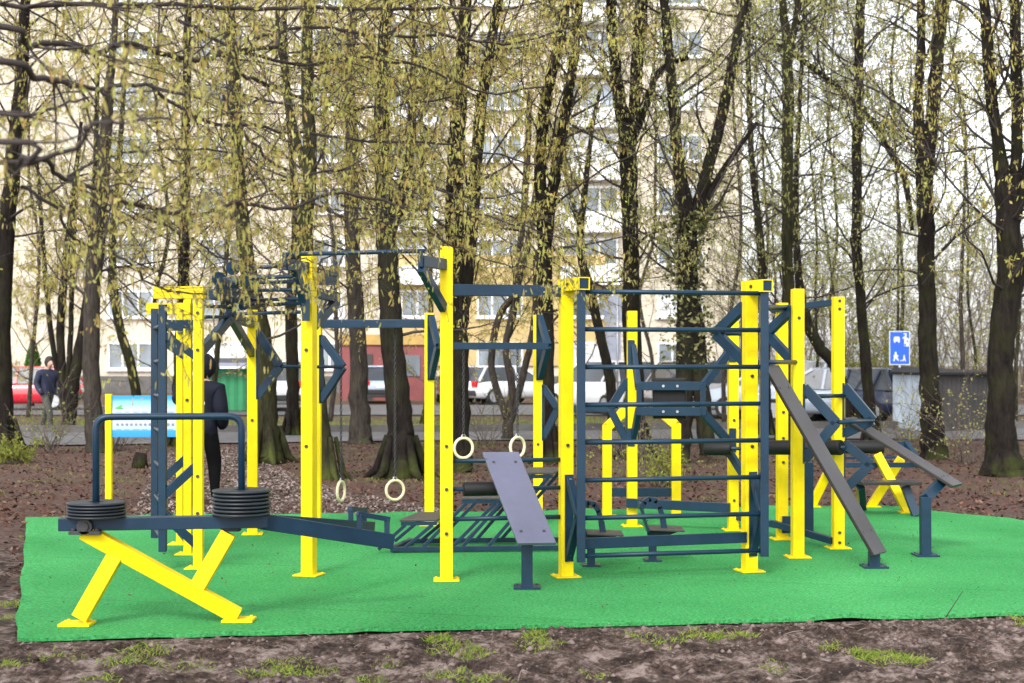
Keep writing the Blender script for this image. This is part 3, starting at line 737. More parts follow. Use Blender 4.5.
# ------------------------------------------------------------------ stepped platform
stp = thing('step_platform', (-.3, 13.6, MZ), 'low blue stepped platform with three boards rising behind the grey sloping board', 'step platform')
s0 = 111.0
ra0, ra1 = P(393, 552, s0 + 2), P(563, 547, s0 + 1); ra0.z = ra1.z = MZ + .03
rb0, rb1 = ra0 + Vector((.12, .62, 0)), ra1 + Vector((.05, .62, 0))
m = MB(); m.bar(ra0, ra1, .04, .042); m.build('base_rail', M['blue'], stp, bevel=.003)
m = MB(); m.bar(rb0, rb1, .04, .042); m.build('base_rail', M['blue'], stp, bevel=.003)
m = MB(); m.bar(ra0, rb0, .05, .05); m.build('base_rail', M['blue'], stp); 
sx_ = (ra1 - ra0).normalized(); sy_ = (rb0 - ra0).normalized()
for x0, wd, z, skew in ((.06, .34, .29, .26), (.60, .36, .48, .40), (1.10, .33, .70, .55)):
    c = ra0 + sx_ * (x0 + wd / 2) + sy_ * .31; top = up(c, z)
    m = MB(); m.box(top, (wd, .66, .02), 0, (sx_, sy_, Vector((0, 0, 1)))); o = m.build('step_board', M['step'], stp, bevel=.004)
    for yy in (0, .62):
        e = up(ra0 + sy_ * yy, z - .03); m = MB(); m.bar(e + sx_ * (x0 + .01), e + sx_ * (x0 + wd - .01), .03, .03); m.build('step_edge', M['blue'], stp)
        for xx in (.05, wd - .05):
            a_ = up(ra0 + sy_ * yy + sx_ * (x0 + xx), z - .04); b_ = up(ra0 + sy_ * yy + sx_ * (x0 + xx - skew), ra0.z)
            if (b_ - up(ra0, b_.z)).dot(sx_) < -.02: b_ = up(ra0 + sy_ * yy + sx_ * (x0 + xx - .24), ra0.z)
            m = MB(); m.bar(a_, b_, .028, .030); m.build('leg', M['blue'], stp, bevel=.003)

# ------------------------------------------------------------------ little seats with hoop backs
def hoop_seat(base, label):
    t = thing('hoop_seat', (base.x, base.y, MZ), label, 'exercise seat', 'low blue seats with curved hoop handles')
    m = MB(); m.bar(up(base, MZ), up(base, .24), .065, .065, (0, 1, 0)); m.build('leg', M['blue'], t, bevel=.004)
    m = MB(); m.box((base.x, base.y, MZ + .006), (.15, .15, .012)); m.build('foot_plate', M['blue'], t)
    B_ = up(base, .27)
    m = MB(); m.prism([B_ + Vector((-.05, -.03, .0)), B_ + Vector((.24, -.03, -.01)), B_ + Vector((.06, -.03, -.075)), B_ + Vector((-.04, -.03, -.075))], (0, .06, 0)); m.build('seat_bracket', M['blue'], t)
    m = MB(); m.bar(B_ + Vector((-.04, 0, .012)), B_ + Vector((.26, 0, -.0)), .30, .018); m.build('seat', M['step'], t, bevel=.004)
    m = MB(); m.bar(B_ + Vector((-.04, .0, -.02)), B_ + Vector((-.11, 0, .23)), .20, .02); m.build('backrest', M['blue'], t, bevel=.004)
    m = MB(); arcp = [B_ + Vector((-.10, .0, .17)), B_ + Vector((-.075, 0, .225)), B_ + Vector((-.03, 0, .255)), B_ + Vector((.025, 0, .245)), B_ + Vector((.06, 0, .19)), B_ + Vector((.085, 0, .10)), B_ + Vector((.10, 0, .005))]
    for a_, b_ in zip(arcp, arcp[1:]): m.bar(a_, b_ + (b_ - a_).normalized() * .012, .05, .042)
    m.build('hoop_handle', M['blue'], t)
hoop_seat(G(591, 566), 'low blue hoop-backed seat tucked against the end rail of the wall bars')
hoop_seat(G(652.5, 561), 'low blue hoop-backed seat behind the middle of the wall bars')

# ------------------------------------------------------------------ bent yellow dip posts
dip = thing('dip_station', G(641, 517), 'pair of bent yellow dip posts behind the black back pad', 'dip station')
for px, sgn in ((607, 1), (676, -1)):
    b = G(px, 517); zt = 1.02 if sgn < 0 else 1.0
    kn = up(b, zt); e = kn + Vector((.11 * sgn * 1.6, .1, .13))
    m = MB(); m.box(up(b, (zt + MZ) / 2), (.10, .10, zt - MZ)); m.bar(kn - Vector((0, 0, .02)), e, .10, .10, (0, 1, 0)); o = m.build('post', M['yellow'], dip, bevel=.004)
    m = MB(); m.box(up(b, MZ + .007), (.21, .21, .014)); m.build('base_plate', M['yellow'], o)
    m = MB(); d_ = Vector((0, -1, 0)); m.cyl(e + Vector((0, .06, .0)), e + d_ * .06, .055, 20); m.build('end_cap', M['yellow'], o, bevel=.008)
    m = MB(); m.cyl(e, e + Vector((.0, .95, 0)), .022, 12); m.build('hand_bar', M['blue'], dip)
m = MB(); m.bar(up(G(612, 517), .27), up(G(671, 517), .27), .04, .095); m.build('lower_beam', M['blue'], dip, bevel=.003)

# ------------------------------------------------------------------ second machine at the back right
bk = thing('back_bench_machine', G(862, 511), 'bench machine with yellow X-shaped stands and a black roller on the mat edge', 'bench machine')
def xstand(f0, t0, f1, t1):
    for k, (a_, b_) in enumerate(((f0, t0), (f1, t1))):
        b2 = b_ + Vector((0, .0 if k else .11, 0)); a2 = a_ + Vector((0, .0 if k else .11, 0))
        m = MB(); m.bar(up(a2, MZ), b2, .09, .095, (0, 1, 0)); o = m.build('stand_leg', M['yellow'], bk, bevel=.004)
        m = MB(); m.box(up(a2, MZ + .007), (.2, .17, .014)); m.build('foot_plate', M['yellow'], o)
xstand(G(813, 508), P(838, 457, 87.5), G(851, 510), P(824, 462, 87.5))
xstand(G(873, 508), P(904, 459, 87), G(908, 513), P(877, 454, 88.5))
m = MB(); m.cyl(P(830, 447, 88), P(884, 447, 88.5), .075, 20); m.build('foam_roller', M['foam'], bk, bevel=.012)
m = MB(); m.bar(P(845, 444, 88), P(907, 444, 88), .05, .06); m.bar(P(905, 443, 88), P(916, 458, 89), .06, .07); m.build('frame_beam', M['blue'], bk, bevel=.003)
m = MB(); m.bar(P(846, 465, 88.5), P(918, 465, 87.5), .05, .055); m.build('frame_beam', M['blue'], bk, bevel=.003)
m = MB(); m.bar(P(846, 458, 85), P(915, 457, 84.5), .05, .03); m.build('frame_beam', M['blue'], bk)
b0, b1 = P(857, 482.5, 91.5), P(916, 482.5, 91.0)
m = MB(); m.bar(b0, b1, .34, .035); m.build('seat_board', M['board'], bk, bevel=.006)
m = MB(); m.bar(P(905, 486, 91), up(G(916.5, 516.5), MZ), .09, .08, (0, 1, 0)); m.build('seat_leg', M['blue'], bk, bevel=.004)
m = MB(); m.bar(P(860, 486, 91), up(G(862, 510), MZ), .08, .08, (0, 1, 0)); m.build('seat_leg', M['blue'], bk, bevel=.004)

# ------------------------------------------------------------------ information board
ib = thing('information_board', G(145, 503), 'blue and white information board on yellow posts behind the lever machine', 'information board')
sI = 84.0
for x in (109, 182):
    m = MB(); q = P(x, 394, sI); m.box((q.x, q.y, (q.z + 0) / 2), (.075, .075, q.z)); m.build('post', M['yellow'], ib, bevel=.004)
a_, b_ = P(112.5, 437, sI), P(178.5, 395.5, sI); yb = a_.y - .005
M['poster'] = None
pm_, nt_, bb_ = newmat('printed sky poster'); tc_ = node(nt_, 'ShaderNodeTexCoord'); sp_ = node(nt_, 'ShaderNodeSeparateXYZ'); nt_.links.new(tc_.outputs['Generated'], sp_.inputs[0])
rp_ = ramp(nt_, [(0.0, (0.01, 0.22, 0.62)), (0.15, (0.02, 0.28, 0.68)), (0.19, (0.36, 0.52, 0.63)), (0.42, (0.48, 0.52, 0.60)), (0.62, (0.46, 0.55, 0.60)), (0.86, (0.16, 0.42, 0.62)), (0.93, (0.02, 0.26, 0.62)), (1.0, (0.02, 0.25, 0.62))])
nt_.links.new(sp_.outputs['Z'], rp_.inputs['Fac']); nt_.links.new(rp_.outputs['Color'], bb_.inputs['Base Color']); bb_.inputs['Roughness'].default_value = 0.35
m = MB(); m.box(((a_.x + b_.x) / 2, yb, (a_.z + b_.z) / 2), (b_.x - a_.x, .02, b_.z - a_.z)); bd_ = m.build('panel', pm_, ib)
M['print_gray'] = paint('grey print', (0.20, 0.20, 0.28), 0.5, 0.2, 20); M['print_green'] = paint('green print', (0.06, 0.36, 0.06), 0.5, 0.2, 20); M['print_blue'] = paint('pale blue print', (0.16, 0.32, 0.5), 0.5, 0.1, 20)
m = MB()
for i in range(13):
    c = P(118 + i * 4.6, 424.5, sI); c.y = yb - .013; m.cyl(c, c + Vector((0, -.002, 0)), .017, 12)
m.build('icon_row', M['print_gray'], bd_)
m = MB(); L_ = lambda x, y: Vector((P(x, y, sI).x, yb - .013, P(x, y, sI).z))
m.prism([L_(115, 408), L_(123, 404.5), L_(121, 407), L_(124, 408.5), L_(118, 409)], (0, -.003, 0)); m.build('leaf_mark', M['print_green'], bd_)
m = MB()
for y in (411.5, 414, 429):
    for k in range(7):
        x = 116 + k * 8.6; m.prism([L_(x, y), L_(x + rng.uniform(4, 8), y), L_(x + 6, y + .7), L_(x, y + .7)], (0, -.002, 0))
m.build('text_line', M['print_blue'], bd_)

# ------------------------------------------------------------------ trees
class Branchy:
    def __init__(self): self.wood, self.leaf = MB(), MB()
def wob(rg, k): return Vector((rg.gauss(0, k), rg.gauss(0, k), rg.gauss(0, k)))
def grow(rg, B, p, d, L, r, level, prm, n=6):
    pts = [p]; rs = [r]; st = L / n; dd = d.normalized()
    for i in range(n):
        dd = (dd + wob(rg, prm['wob']) + Vector((0, 0, prm['lift'] if level < 2 else prm['droop']))).normalized()
        pts.append(pts[-1] + dd * st); rs.append(max(r * (1 - .82 * (i + 1) / n), prm.get('rmin', .003)))
    B.wood.tube(pts, rs, 5 if level == 0 else 3, 0, False)
    if level < prm['levels']:
        k = prm['kids'][level]
        for _ in range(k):
            t = rg.uniform(.2, 1.0); i = min(int(t * n), n - 1); q = pts[i].lerp(pts[i + 1], t * n - i)
            dirn = (pts[i + 1] - pts[i]).normalized(); side = (dirn.cross(wob(rg, 1.0))).normalized()
            nd = (dirn * rg.uniform(.35, .8) + side * rg.uniform(.5, 1.0))
            grow(rg, B, q, nd, L * rg.uniform(.28, .55), rs[i] * .5, level + 1, prm, max(3, n - 2))
    if level >= prm.get('leaf_from', 1) and prm['leaves']:
        for _ in range(prm['leaves']):
            t = rg.uniform(.15, 1.0); i = min(int(t * n), n - 1); q = pts[i].lerp(pts[i + 1], t * n - i)
            leaf(rg, B.leaf, q, prm)
def leaf(rg, mb, q, prm):
    s = prm['size'] * rg.uniform(.6, 1.35)
    if rg.random() < prm.get('hang', 0):       # a hanging catkin
        d = Vector((rg.gauss(0, .22), rg.gauss(0, .22), -1)).normalized(); a = rg.uniform(0, 3.14); sd = Vector((math.cos(a), math.sin(a), 0)) * s * .17
        l = s * rg.uniform(1.0, 1.9); mb.add([q - sd * .5, q + sd * .5, q + d * l * .5 + sd, q + d * l + sd * .3, q + d * l - sd * .3, q + d * l * .5 - sd], [(0, 1, 2, 5), (5, 2, 3, 4)])
    else:
        u_ = (wob(rg, 1) + Vector((0, 0, -.3))).normalized(); v_ = u_.orthogonal().normalized(); v_.rotate(Matrix.Rotation(rg.uniform(0, 6.28), 3, u_))
        q2 = q + wob(rg, .02); mb.quad(q2, q2 + u_ * s * .5 + v_ * s * .3, q2 + u_ * s, q2 + u_ * s * .5 - v_ * s * .3)
def smooth_path(pts, rs, k=4):
    out, ro = [], []
    n_ = len(pts)
    for i in range(n_ - 1):
        p0, p1, p2, p3 = pts[max(i - 1, 0)], pts[i], pts[i + 1], pts[min(i + 2, n_ - 1)]
        for j in range(k):
            t = j / k
            out.append(.5 * ((2 * p1) + (p2 - p0) * t + (2 * p0 - 5 * p1 + 4 * p2 - p3) * t * t + (3 * p1 - p0 - 3 * p2 + p3) * t ** 3)); ro.append(rs[i] * (1 - t) + rs[i + 1] * t)
    return out + [pts[-1]], ro + [rs[-1]]
DEF = dict(levels=2, kids=[7, 5], wob=.16, lift=.04, droop=-.02, leaves=5, size=.06, hang=.5, rmin=.0035, leaf_from=1)
def tree(label, base_py, stems, leafm='leaf', bark='bark', n_br=19, z0=2.0, lmin=1.2, lmax=3.2, flare=1.5, group='tall trees behind the workout area', name='tree', ivy=None, twig='twig_dark', lmul=1.0, seed=None, **kw):
    """stems: lists of (px, py, width in px) from the foot upwards; several stems fork from or stand beside the first"""
    sd_ = hash_label(label) if seed is None else seed; rg = random.Random(sd_)
    s = (base_py - HY) / H; prm = dict(DEF); prm.update(kw)
    foot = P(stems[0][0][0], base_py, s); foot.z = 0
    t = thing(name, tuple(foot), label, 'tree', group)
    tr = MB(); B = Branchy()
    for si, st in enumerate(stems):
        dep = 0.0 if si == 0 else rg.uniform(-.35, .35); n_ = len(st); pts, rs = [], []
        for i, (px, py, wd) in enumerate(st):
            q = P(px, py, s); q.y += dep * i / max(1, n_ - 1); pts.append(q); rs.append(wd / s / 2 * .9)
        if st[-1][1] <= 12:                    # carry on above the picture
            d_ = (pts[-1] - pts[-2]).normalized(); d_.z = max(d_.z, .5)
            for k in range(1, 4): pts.append(pts[-1] + d_ * 1.3 + wob(rg, .14)); rs.append(rs[-1] * .78)
        if si == 0 and flare > 1:
            pts[0].z = -.08; extra = pts[0].lerp(pts[1], min(.5, .45 / max(.1, (pts[1] - pts[0]).length))); pts.insert(1, extra); r0 = rs[0]; rs.insert(1, r0); rs[0] = r0 * flare
        p2, r2 = smooth_path(pts, rs, 6); r2 = [q * rg.uniform(.96, 1.04) for q in r2]
        p2 = [q + wob(rg, r2[i] * .07) for i, q in enumerate(p2)]
        tr.tube(p2, r2, 11 if s > 30 else 7, 0, True)
        if si == 0 and flare > 1.45:            # root ribs
            for k in range(6):
                a = k * 1.05 + rg.uniform(-.3, .3); dd = Vector((math.cos(a), math.sin(a), 0)); rr = r2[3]
                tr.tube([up(foot, .02) + dd * rr * 2.0 + Vector((0, 0, -.08)), up(foot, .10) + dd * rr * 1.22, up(foot, .6) + dd * rr * .70], [rr * .10, rr * .26, rr * .16], 7, 0, False)
        L = len(p2)
        cnt = max(2, int(n_br * sum((p2[i + 1] - p2[i]).length for i in range(L - 1)) / 6.0))
        for _ in range(cnt):
            i = rg.randrange(1, L - 1); q = p2[i]
            if q.z < z0: continue
            if q.z > H + (HY + 60) / s: continue
            a = rg.uniform(0, 6.28); el = rg.uniform(.15, 1.3); d = Vector((math.cos(a), math.sin(a) * .8, el))
            grow(rg, B, q, d, rg.uniform(lmin, lmax), min(r2[i] * .30, .026), 0, prm)
        if ivy:
            lo, hi, dens = ivy
            for _ in range(dens):
                i = rg.randrange(0, L - 1); q = p2[i].lerp(p2[i + 1], rg.random())
                if not (lo < q.z < hi): continue
                a = rg.uniform(0, 6.28); rr = r2[i] * rg.uniform(1.0, 1.25) + abs(rg.gauss(0, .13))
                pr = dict(prm); pr.update(hang=0, size=.085); leaf(rg, IV.leaf, q + Vector((math.cos(a) * rr, math.sin(a) * rr, rg.uniform(-.1, .1))), pr)
    tr.build('trunk', M[bark], t)
    if B.wood.f: B.wood.build('branches', M[twig], t)
    if B.leaf.f: B.leaf.build('crown', M[leafm], t)
    if ivy and IV.leaf.f: IV.leaf.build('ivy', M['ivy'], t); IV.leaf = MB()
    return t
IV = Branchy()
def hash_label(s):
    h = 17
    for c in s: h = (h * 131 + ord(c)) % 1000003
    return h

CK = dict(leafm='catkin', hang=.65, size=.047, leaves=8)
CW = dict(leafm='catkin_warm', hang=.7, size=.047, leaves=9)
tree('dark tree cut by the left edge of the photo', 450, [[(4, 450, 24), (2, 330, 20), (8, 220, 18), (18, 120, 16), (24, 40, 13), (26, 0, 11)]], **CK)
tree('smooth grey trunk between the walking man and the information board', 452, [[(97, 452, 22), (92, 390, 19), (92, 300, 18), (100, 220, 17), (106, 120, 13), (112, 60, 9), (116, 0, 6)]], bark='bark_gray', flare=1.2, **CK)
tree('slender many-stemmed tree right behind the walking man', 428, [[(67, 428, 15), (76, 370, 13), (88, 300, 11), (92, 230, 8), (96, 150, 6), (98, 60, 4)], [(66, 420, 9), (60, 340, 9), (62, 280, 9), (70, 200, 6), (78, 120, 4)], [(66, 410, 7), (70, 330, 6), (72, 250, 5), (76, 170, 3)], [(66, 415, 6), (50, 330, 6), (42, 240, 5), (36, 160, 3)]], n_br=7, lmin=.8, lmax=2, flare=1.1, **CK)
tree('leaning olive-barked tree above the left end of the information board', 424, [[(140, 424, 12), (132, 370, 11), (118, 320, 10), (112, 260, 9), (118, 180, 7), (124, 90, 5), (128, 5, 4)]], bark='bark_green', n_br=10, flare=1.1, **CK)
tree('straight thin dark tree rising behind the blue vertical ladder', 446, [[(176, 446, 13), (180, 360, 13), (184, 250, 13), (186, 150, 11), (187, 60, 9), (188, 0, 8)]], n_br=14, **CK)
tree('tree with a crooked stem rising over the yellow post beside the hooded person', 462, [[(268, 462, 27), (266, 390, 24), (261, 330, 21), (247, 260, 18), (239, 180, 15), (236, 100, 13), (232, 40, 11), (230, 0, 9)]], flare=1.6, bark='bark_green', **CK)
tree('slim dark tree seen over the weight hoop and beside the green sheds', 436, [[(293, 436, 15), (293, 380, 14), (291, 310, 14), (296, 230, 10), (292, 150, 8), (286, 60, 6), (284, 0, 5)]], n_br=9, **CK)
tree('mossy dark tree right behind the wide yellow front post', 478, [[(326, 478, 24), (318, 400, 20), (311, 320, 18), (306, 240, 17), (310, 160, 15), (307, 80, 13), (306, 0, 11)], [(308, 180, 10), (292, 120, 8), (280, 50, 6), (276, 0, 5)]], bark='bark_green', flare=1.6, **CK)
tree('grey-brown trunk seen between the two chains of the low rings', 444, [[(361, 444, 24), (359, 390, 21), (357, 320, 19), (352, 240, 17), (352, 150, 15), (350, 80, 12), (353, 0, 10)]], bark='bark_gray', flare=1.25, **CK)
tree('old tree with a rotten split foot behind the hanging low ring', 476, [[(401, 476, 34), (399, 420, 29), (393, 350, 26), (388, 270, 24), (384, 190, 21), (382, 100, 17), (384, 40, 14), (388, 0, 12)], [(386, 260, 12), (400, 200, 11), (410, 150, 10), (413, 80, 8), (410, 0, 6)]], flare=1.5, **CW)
tree('thick black twin-stemmed tree beside the tall front yellow post', 470, [[(459, 470, 26), (459, 390, 23), (457, 300, 22), (455, 200, 21), (458, 120, 18), (463, 50, 15), (466, 0, 13)], [(460, 330, 16), (470, 250, 15), (476, 170, 14), (482, 100, 13), (492, 40, 11), (500, 0, 10)]], flare=1.35, **CW)
tree('twisted multi-stemmed tree seen through the ring frame', 440, [[(506, 440, 12), (512, 390, 9), (506, 345, 8), (516, 300, 9), (520, 250, 7), (526, 180, 8), (530, 90, 6)], [(508, 420, 9), (492, 370, 8), (498, 320, 8), (518, 285, 7), (532, 220, 7), (540, 140, 5)], [(508, 430, 8), (522, 380, 8), (534, 320, 7), (536, 250, 6)]], bark='bark_gray', n_br=10, flare=1.2, **CW)
tree('pair of dark stems rising over the yellow cap beam of the wall bars', 462, [[(548, 462, 19), (547, 390, 17), (546, 300, 16), (544, 230, 15), (540, 160, 14), (548, 90, 13), (562, 30, 11), (568, 0, 10)], [(546, 250, 12), (553, 190, 13), (564, 120, 12), (574, 60, 10), (580, 0, 9)]], **CW)
tree('thin leaning tree seen through the bars of the wall ladder beside its end rail', 432, [[(614, 432, 12), (610, 380, 12), (600, 335, 11), (590, 290, 11), (580, 245, 9), (585, 190, 7), (592, 130, 5), (600, 90, 4)]], n_br=9, flare=1.1, leafm='leaf')
tree('forked dark tree with three limbs behind the upper wall bars', 458, [[(637, 458, 24), (635, 400, 21), (632, 320, 20), (631, 250, 18), (629, 190, 19), (626, 140, 18), (618, 90, 13), (613, 40, 12), (611, 0, 11)], [(628, 150, 13), (634, 110, 13), (637, 60, 14), (641, 0, 15)], [(629, 150, 9), (645, 110, 8), (660, 70, 6), (690, 55, 5)]], n_br=16, leafm='leaf_pale', leaves=4, size=.055, kids=[7, 5], z0=2.8)
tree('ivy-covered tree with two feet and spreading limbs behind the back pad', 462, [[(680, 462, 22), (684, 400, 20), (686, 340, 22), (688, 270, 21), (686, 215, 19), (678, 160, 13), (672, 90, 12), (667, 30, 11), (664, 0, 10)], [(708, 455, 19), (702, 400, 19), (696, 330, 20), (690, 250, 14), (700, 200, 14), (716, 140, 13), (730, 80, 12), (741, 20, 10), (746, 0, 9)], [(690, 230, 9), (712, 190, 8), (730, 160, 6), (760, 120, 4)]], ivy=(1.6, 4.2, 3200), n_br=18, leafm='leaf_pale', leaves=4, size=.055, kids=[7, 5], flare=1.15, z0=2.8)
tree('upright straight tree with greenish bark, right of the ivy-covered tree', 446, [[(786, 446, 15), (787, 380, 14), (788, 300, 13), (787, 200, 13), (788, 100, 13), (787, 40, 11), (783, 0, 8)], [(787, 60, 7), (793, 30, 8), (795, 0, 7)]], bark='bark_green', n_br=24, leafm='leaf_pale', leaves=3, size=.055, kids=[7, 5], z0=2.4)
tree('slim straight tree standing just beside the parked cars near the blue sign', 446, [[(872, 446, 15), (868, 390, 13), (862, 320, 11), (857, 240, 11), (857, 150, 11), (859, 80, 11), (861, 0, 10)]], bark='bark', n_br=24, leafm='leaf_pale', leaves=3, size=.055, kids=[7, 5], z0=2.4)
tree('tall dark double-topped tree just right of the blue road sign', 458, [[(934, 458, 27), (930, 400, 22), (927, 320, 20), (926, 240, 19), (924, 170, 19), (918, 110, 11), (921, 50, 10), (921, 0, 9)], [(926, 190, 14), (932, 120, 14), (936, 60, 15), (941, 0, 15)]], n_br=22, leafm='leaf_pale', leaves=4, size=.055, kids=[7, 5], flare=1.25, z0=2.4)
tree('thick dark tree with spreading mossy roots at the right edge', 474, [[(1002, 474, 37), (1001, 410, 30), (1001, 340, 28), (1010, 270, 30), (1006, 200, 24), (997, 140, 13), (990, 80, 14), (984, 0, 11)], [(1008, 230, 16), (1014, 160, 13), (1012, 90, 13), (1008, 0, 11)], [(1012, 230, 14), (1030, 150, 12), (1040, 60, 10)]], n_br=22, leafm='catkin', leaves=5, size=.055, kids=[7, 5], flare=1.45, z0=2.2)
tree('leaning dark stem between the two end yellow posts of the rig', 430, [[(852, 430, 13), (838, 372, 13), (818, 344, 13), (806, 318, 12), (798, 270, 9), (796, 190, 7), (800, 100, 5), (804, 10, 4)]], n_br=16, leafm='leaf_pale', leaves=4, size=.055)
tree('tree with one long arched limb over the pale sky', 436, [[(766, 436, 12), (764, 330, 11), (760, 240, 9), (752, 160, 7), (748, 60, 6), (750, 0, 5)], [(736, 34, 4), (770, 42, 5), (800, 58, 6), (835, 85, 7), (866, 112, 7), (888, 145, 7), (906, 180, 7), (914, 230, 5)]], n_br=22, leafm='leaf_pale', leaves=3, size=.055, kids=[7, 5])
# slender background trees, each with its own place
BG = [(28, 418, 5, 'thin bare sapling beside the little green conifer'), (160, 420, 6, 'thin sapling behind the yellow cap beams'), (212, 416, 7, 'young tree just above the hooded person'), (330, 422, 6, 'thin tree seen between the rear chevron brackets'),
      (422, 424, 7, 'young tree standing behind the rear yellow post of the rings'), (578, 420, 7, 'young tree above the white car with the red tail light'), (655, 418, 8, 'slender tree in front of the pale block over the back pad'), (724, 424, 9, 'pale thin tree beside the end of the apartment block'),
      (748, 420, 8, 'pale tall thin tree against the white sky over the wall bars'), (770, 418, 5, 'whip-thin tree in the sky gap beside the straight green-barked tree'), (812, 422, 6, 'thin twiggy tree in the brightest sky gap'), (832, 420, 7, 'slim tree leaning over the silver car'), (842, 424, 5, 'sapling beside the slim straight tree'),
      (884, 422, 6, 'thin tree above the dark blue car'), (900, 418, 8, 'tall thin tree directly above the blue road sign'), (960, 426, 9, 'reddish thin trunk over the dark shed roof'), (972, 420, 6, 'thin tree behind the middle of the shed'), (1016, 424, 8, 'thin tree at the right edge behind the thick mossy one')]
for i, (px, by, wd, lb) in enumerate(BG):
    rg = random.Random(100 + i); wd = wd if px < 600 else wd * .6; st = [(px, by, wd)]; x = px
    for k in range(1, 8): x += rg.gauss(0, 6); st.append((x, by - k * by / 7 if k < 7 else 0, max(2, wd * (1 - k * .09))))
    ok_l = px < 600
    tree(lb, by, [st], leafm='catkin' if ok_l else 'leaf_pale', bark='bark_gray' if i % 3 == 0 or px in (724, 748) else 'bark_green', n_br=20, lmin=1.0, lmax=3.4, flare=1.0, leaves=7 if ok_l else 4, kids=[6, 4], size=.06 if ok_l else .06, hang=.5, z0=1.0, twig='twig', group='slender trees in the background', name='slender_tree')

# the tree whose long limbs reach in from outside the left of the picture
ov = thing('overhanging_tree', (-5.2, 6.0, 0), 'tree reaching long catkin-laden boughs in over the rig from the left', 'tree', None)
rg = random.Random(41); B = Branchy(); tk = MB()
tp = [Vector((-5.2, 6.0, -.1)), Vector((-5.15, 6.05, 1.5)), Vector((-5.1, 6.1, 3.2)), Vector((-5.0, 6.2, 5.5)), Vector((-4.9, 6.3, 8.0))]
a_, r_ = smooth_path(tp, [.30, .22, .2, .16, .08]); tk.tube(a_, r_, 12, 0, True); tk.build('trunk', M['bark_green'], ov)
OP = dict(levels=2, kids=[4, 2], wob=.17, lift=-.01, droop=-.05, leaves=6, size=.025, hang=.6, rmin=.0014, leaf_from=0)
def bough(pts_px, s0_, s1_, w0, w1, nk, prm, lk=(.35, 1.1)):
    n_ = len(pts_px); pts = [P(x, y, s0_ + (s1_ - s0_) * i / (n_ - 1)) for i, (x, y) in enumerate(pts_px)]
    rs = [.78 * max(.002, (w0 + (w1 - w0) * i / (n_ - 1)) / (s0_ + (s1_ - s0_) * i / (n_ - 1)) / 2) for i in range(n_)]
    if pts_px[0][0] <= 0: pts.insert(0, pts[0].lerp(Vector((-5.1, 6.1, pts[0].z + .1)), .5)); rs.insert(0, rs[0] * 1.3); pts.insert(0, Vector((-5.1, 6.1, pts[0].z + .15))); rs.insert(0, rs[0] * 1.2)
    pts = [q + wob(rg, .022) for q in pts]; p2, r2 = smooth_path(pts, rs, 5); p2 = [q + wob(rg, .006) for q in p2]; B.wood.tube(p2, r2, 7, 0, False)
    for _ in range(nk):
        i = rg.randrange(min(10, len(p2) // 2) if pts_px[0][0] <= 0 else 0, len(p2) - 1); d = (p2[i + 1] - p2[i]).normalized()
        side = d.cross(wob(rg, 1)).normalized(); grow(rg, B, p2[i], d * rg.uniform(.4, 1) + side * .7, rg.uniform(*lk), r2[i] * .45, 0, prm)
LOOSE = dict(OP, leaves=5)
bough([(-10, 22), (30, 36), (60, 46), (95, 51), (130, 53), (175, 58), (210, 57), (245, 52), (268, 40), (280, 20)], 235, 190, 9, 5, 17, LOOSE)
bough([(222, 56), (245, 72), (270, 84), (300, 92), (345, 100), (400, 104), (450, 96)], 195, 180, 5, 2.5, 16, OP)
bough([(-10, 66), (30, 76), (70, 80), (100, 86), (150, 94), (205, 99)], 260, 220, 10, 4, 12, LOOSE)
bough([(-10, 162), (30, 170), (60, 178), (100, 190), (140, 203), (190, 212), (240, 213), (290, 209), (345, 205), (400, 200)], 240, 200, 7, 4, 18, LOOSE)
bough([(-10, 150), (30, 149), (70, 146), (110, 140), (165, 126)], 330, 330, 9, 4, 4, LOOSE)
bough([(-10, 122), (30, 110), (55, 100), (80, 92)], 280, 260, 6, 3, 5, LOOSE)
bough([(20, 190), (50, 212), (75, 238), (105, 252), (135, 268), (160, 288), (210, 292)], 235, 215, 5, 2.5, 9, LOOSE)
bough([(-10, 5), (60, 10), (140, 8), (220, 4), (300, 10), (380, 6), (470, 4)], 225, 185, 7, 4, 24, OP)
bough([(180, 20), (240, 60), (300, 70), (360, 62), (420, 72), (480, 88), (545, 82)], 200, 178, 5, 2.5, 22, OP)
bough([(260, 30), (320, 30), (380, 40), (440, 36), (500, 44), (560, 30)], 200, 175, 5, 2.5, 22, OP)
bough([(150, 92), (210, 120), (270, 130), (330, 128), (400, 142), (470, 150), (540, 170)], 205, 178, 5, 2.2, 22, OP)
bough([(220, 100), (260, 150), (300, 180), (350, 172), (410, 180), (470, 196), (520, 190)], 200, 178, 4, 2, 20, OP)
bough([(130, 200), (190, 240), (230, 262), (270, 268), (310, 270), (335, 280)], 205, 190, 3, 1.6, 4, LOOSE, (.25, .6))
bough([(300, 205), (360, 220), (410, 232), (460, 246), (500, 262), (545, 268)], 195, 178, 3, 1.6, 7, LOOSE, (.2, .6))
bough([(340, 195), (400, 210), (450, 205), (510, 222), (560, 236)], 190, 178, 3, 1.6, 9, LOOSE, (.2, .6))
bough([(60, 180), (120, 160), (180, 150), (240, 160), (290, 176)], 225, 205, 4, 2, 12, OP)
B.wood.build('branches', M['twig_dark'], ov); B.leaf.build('crown', M['catkin'], ov)

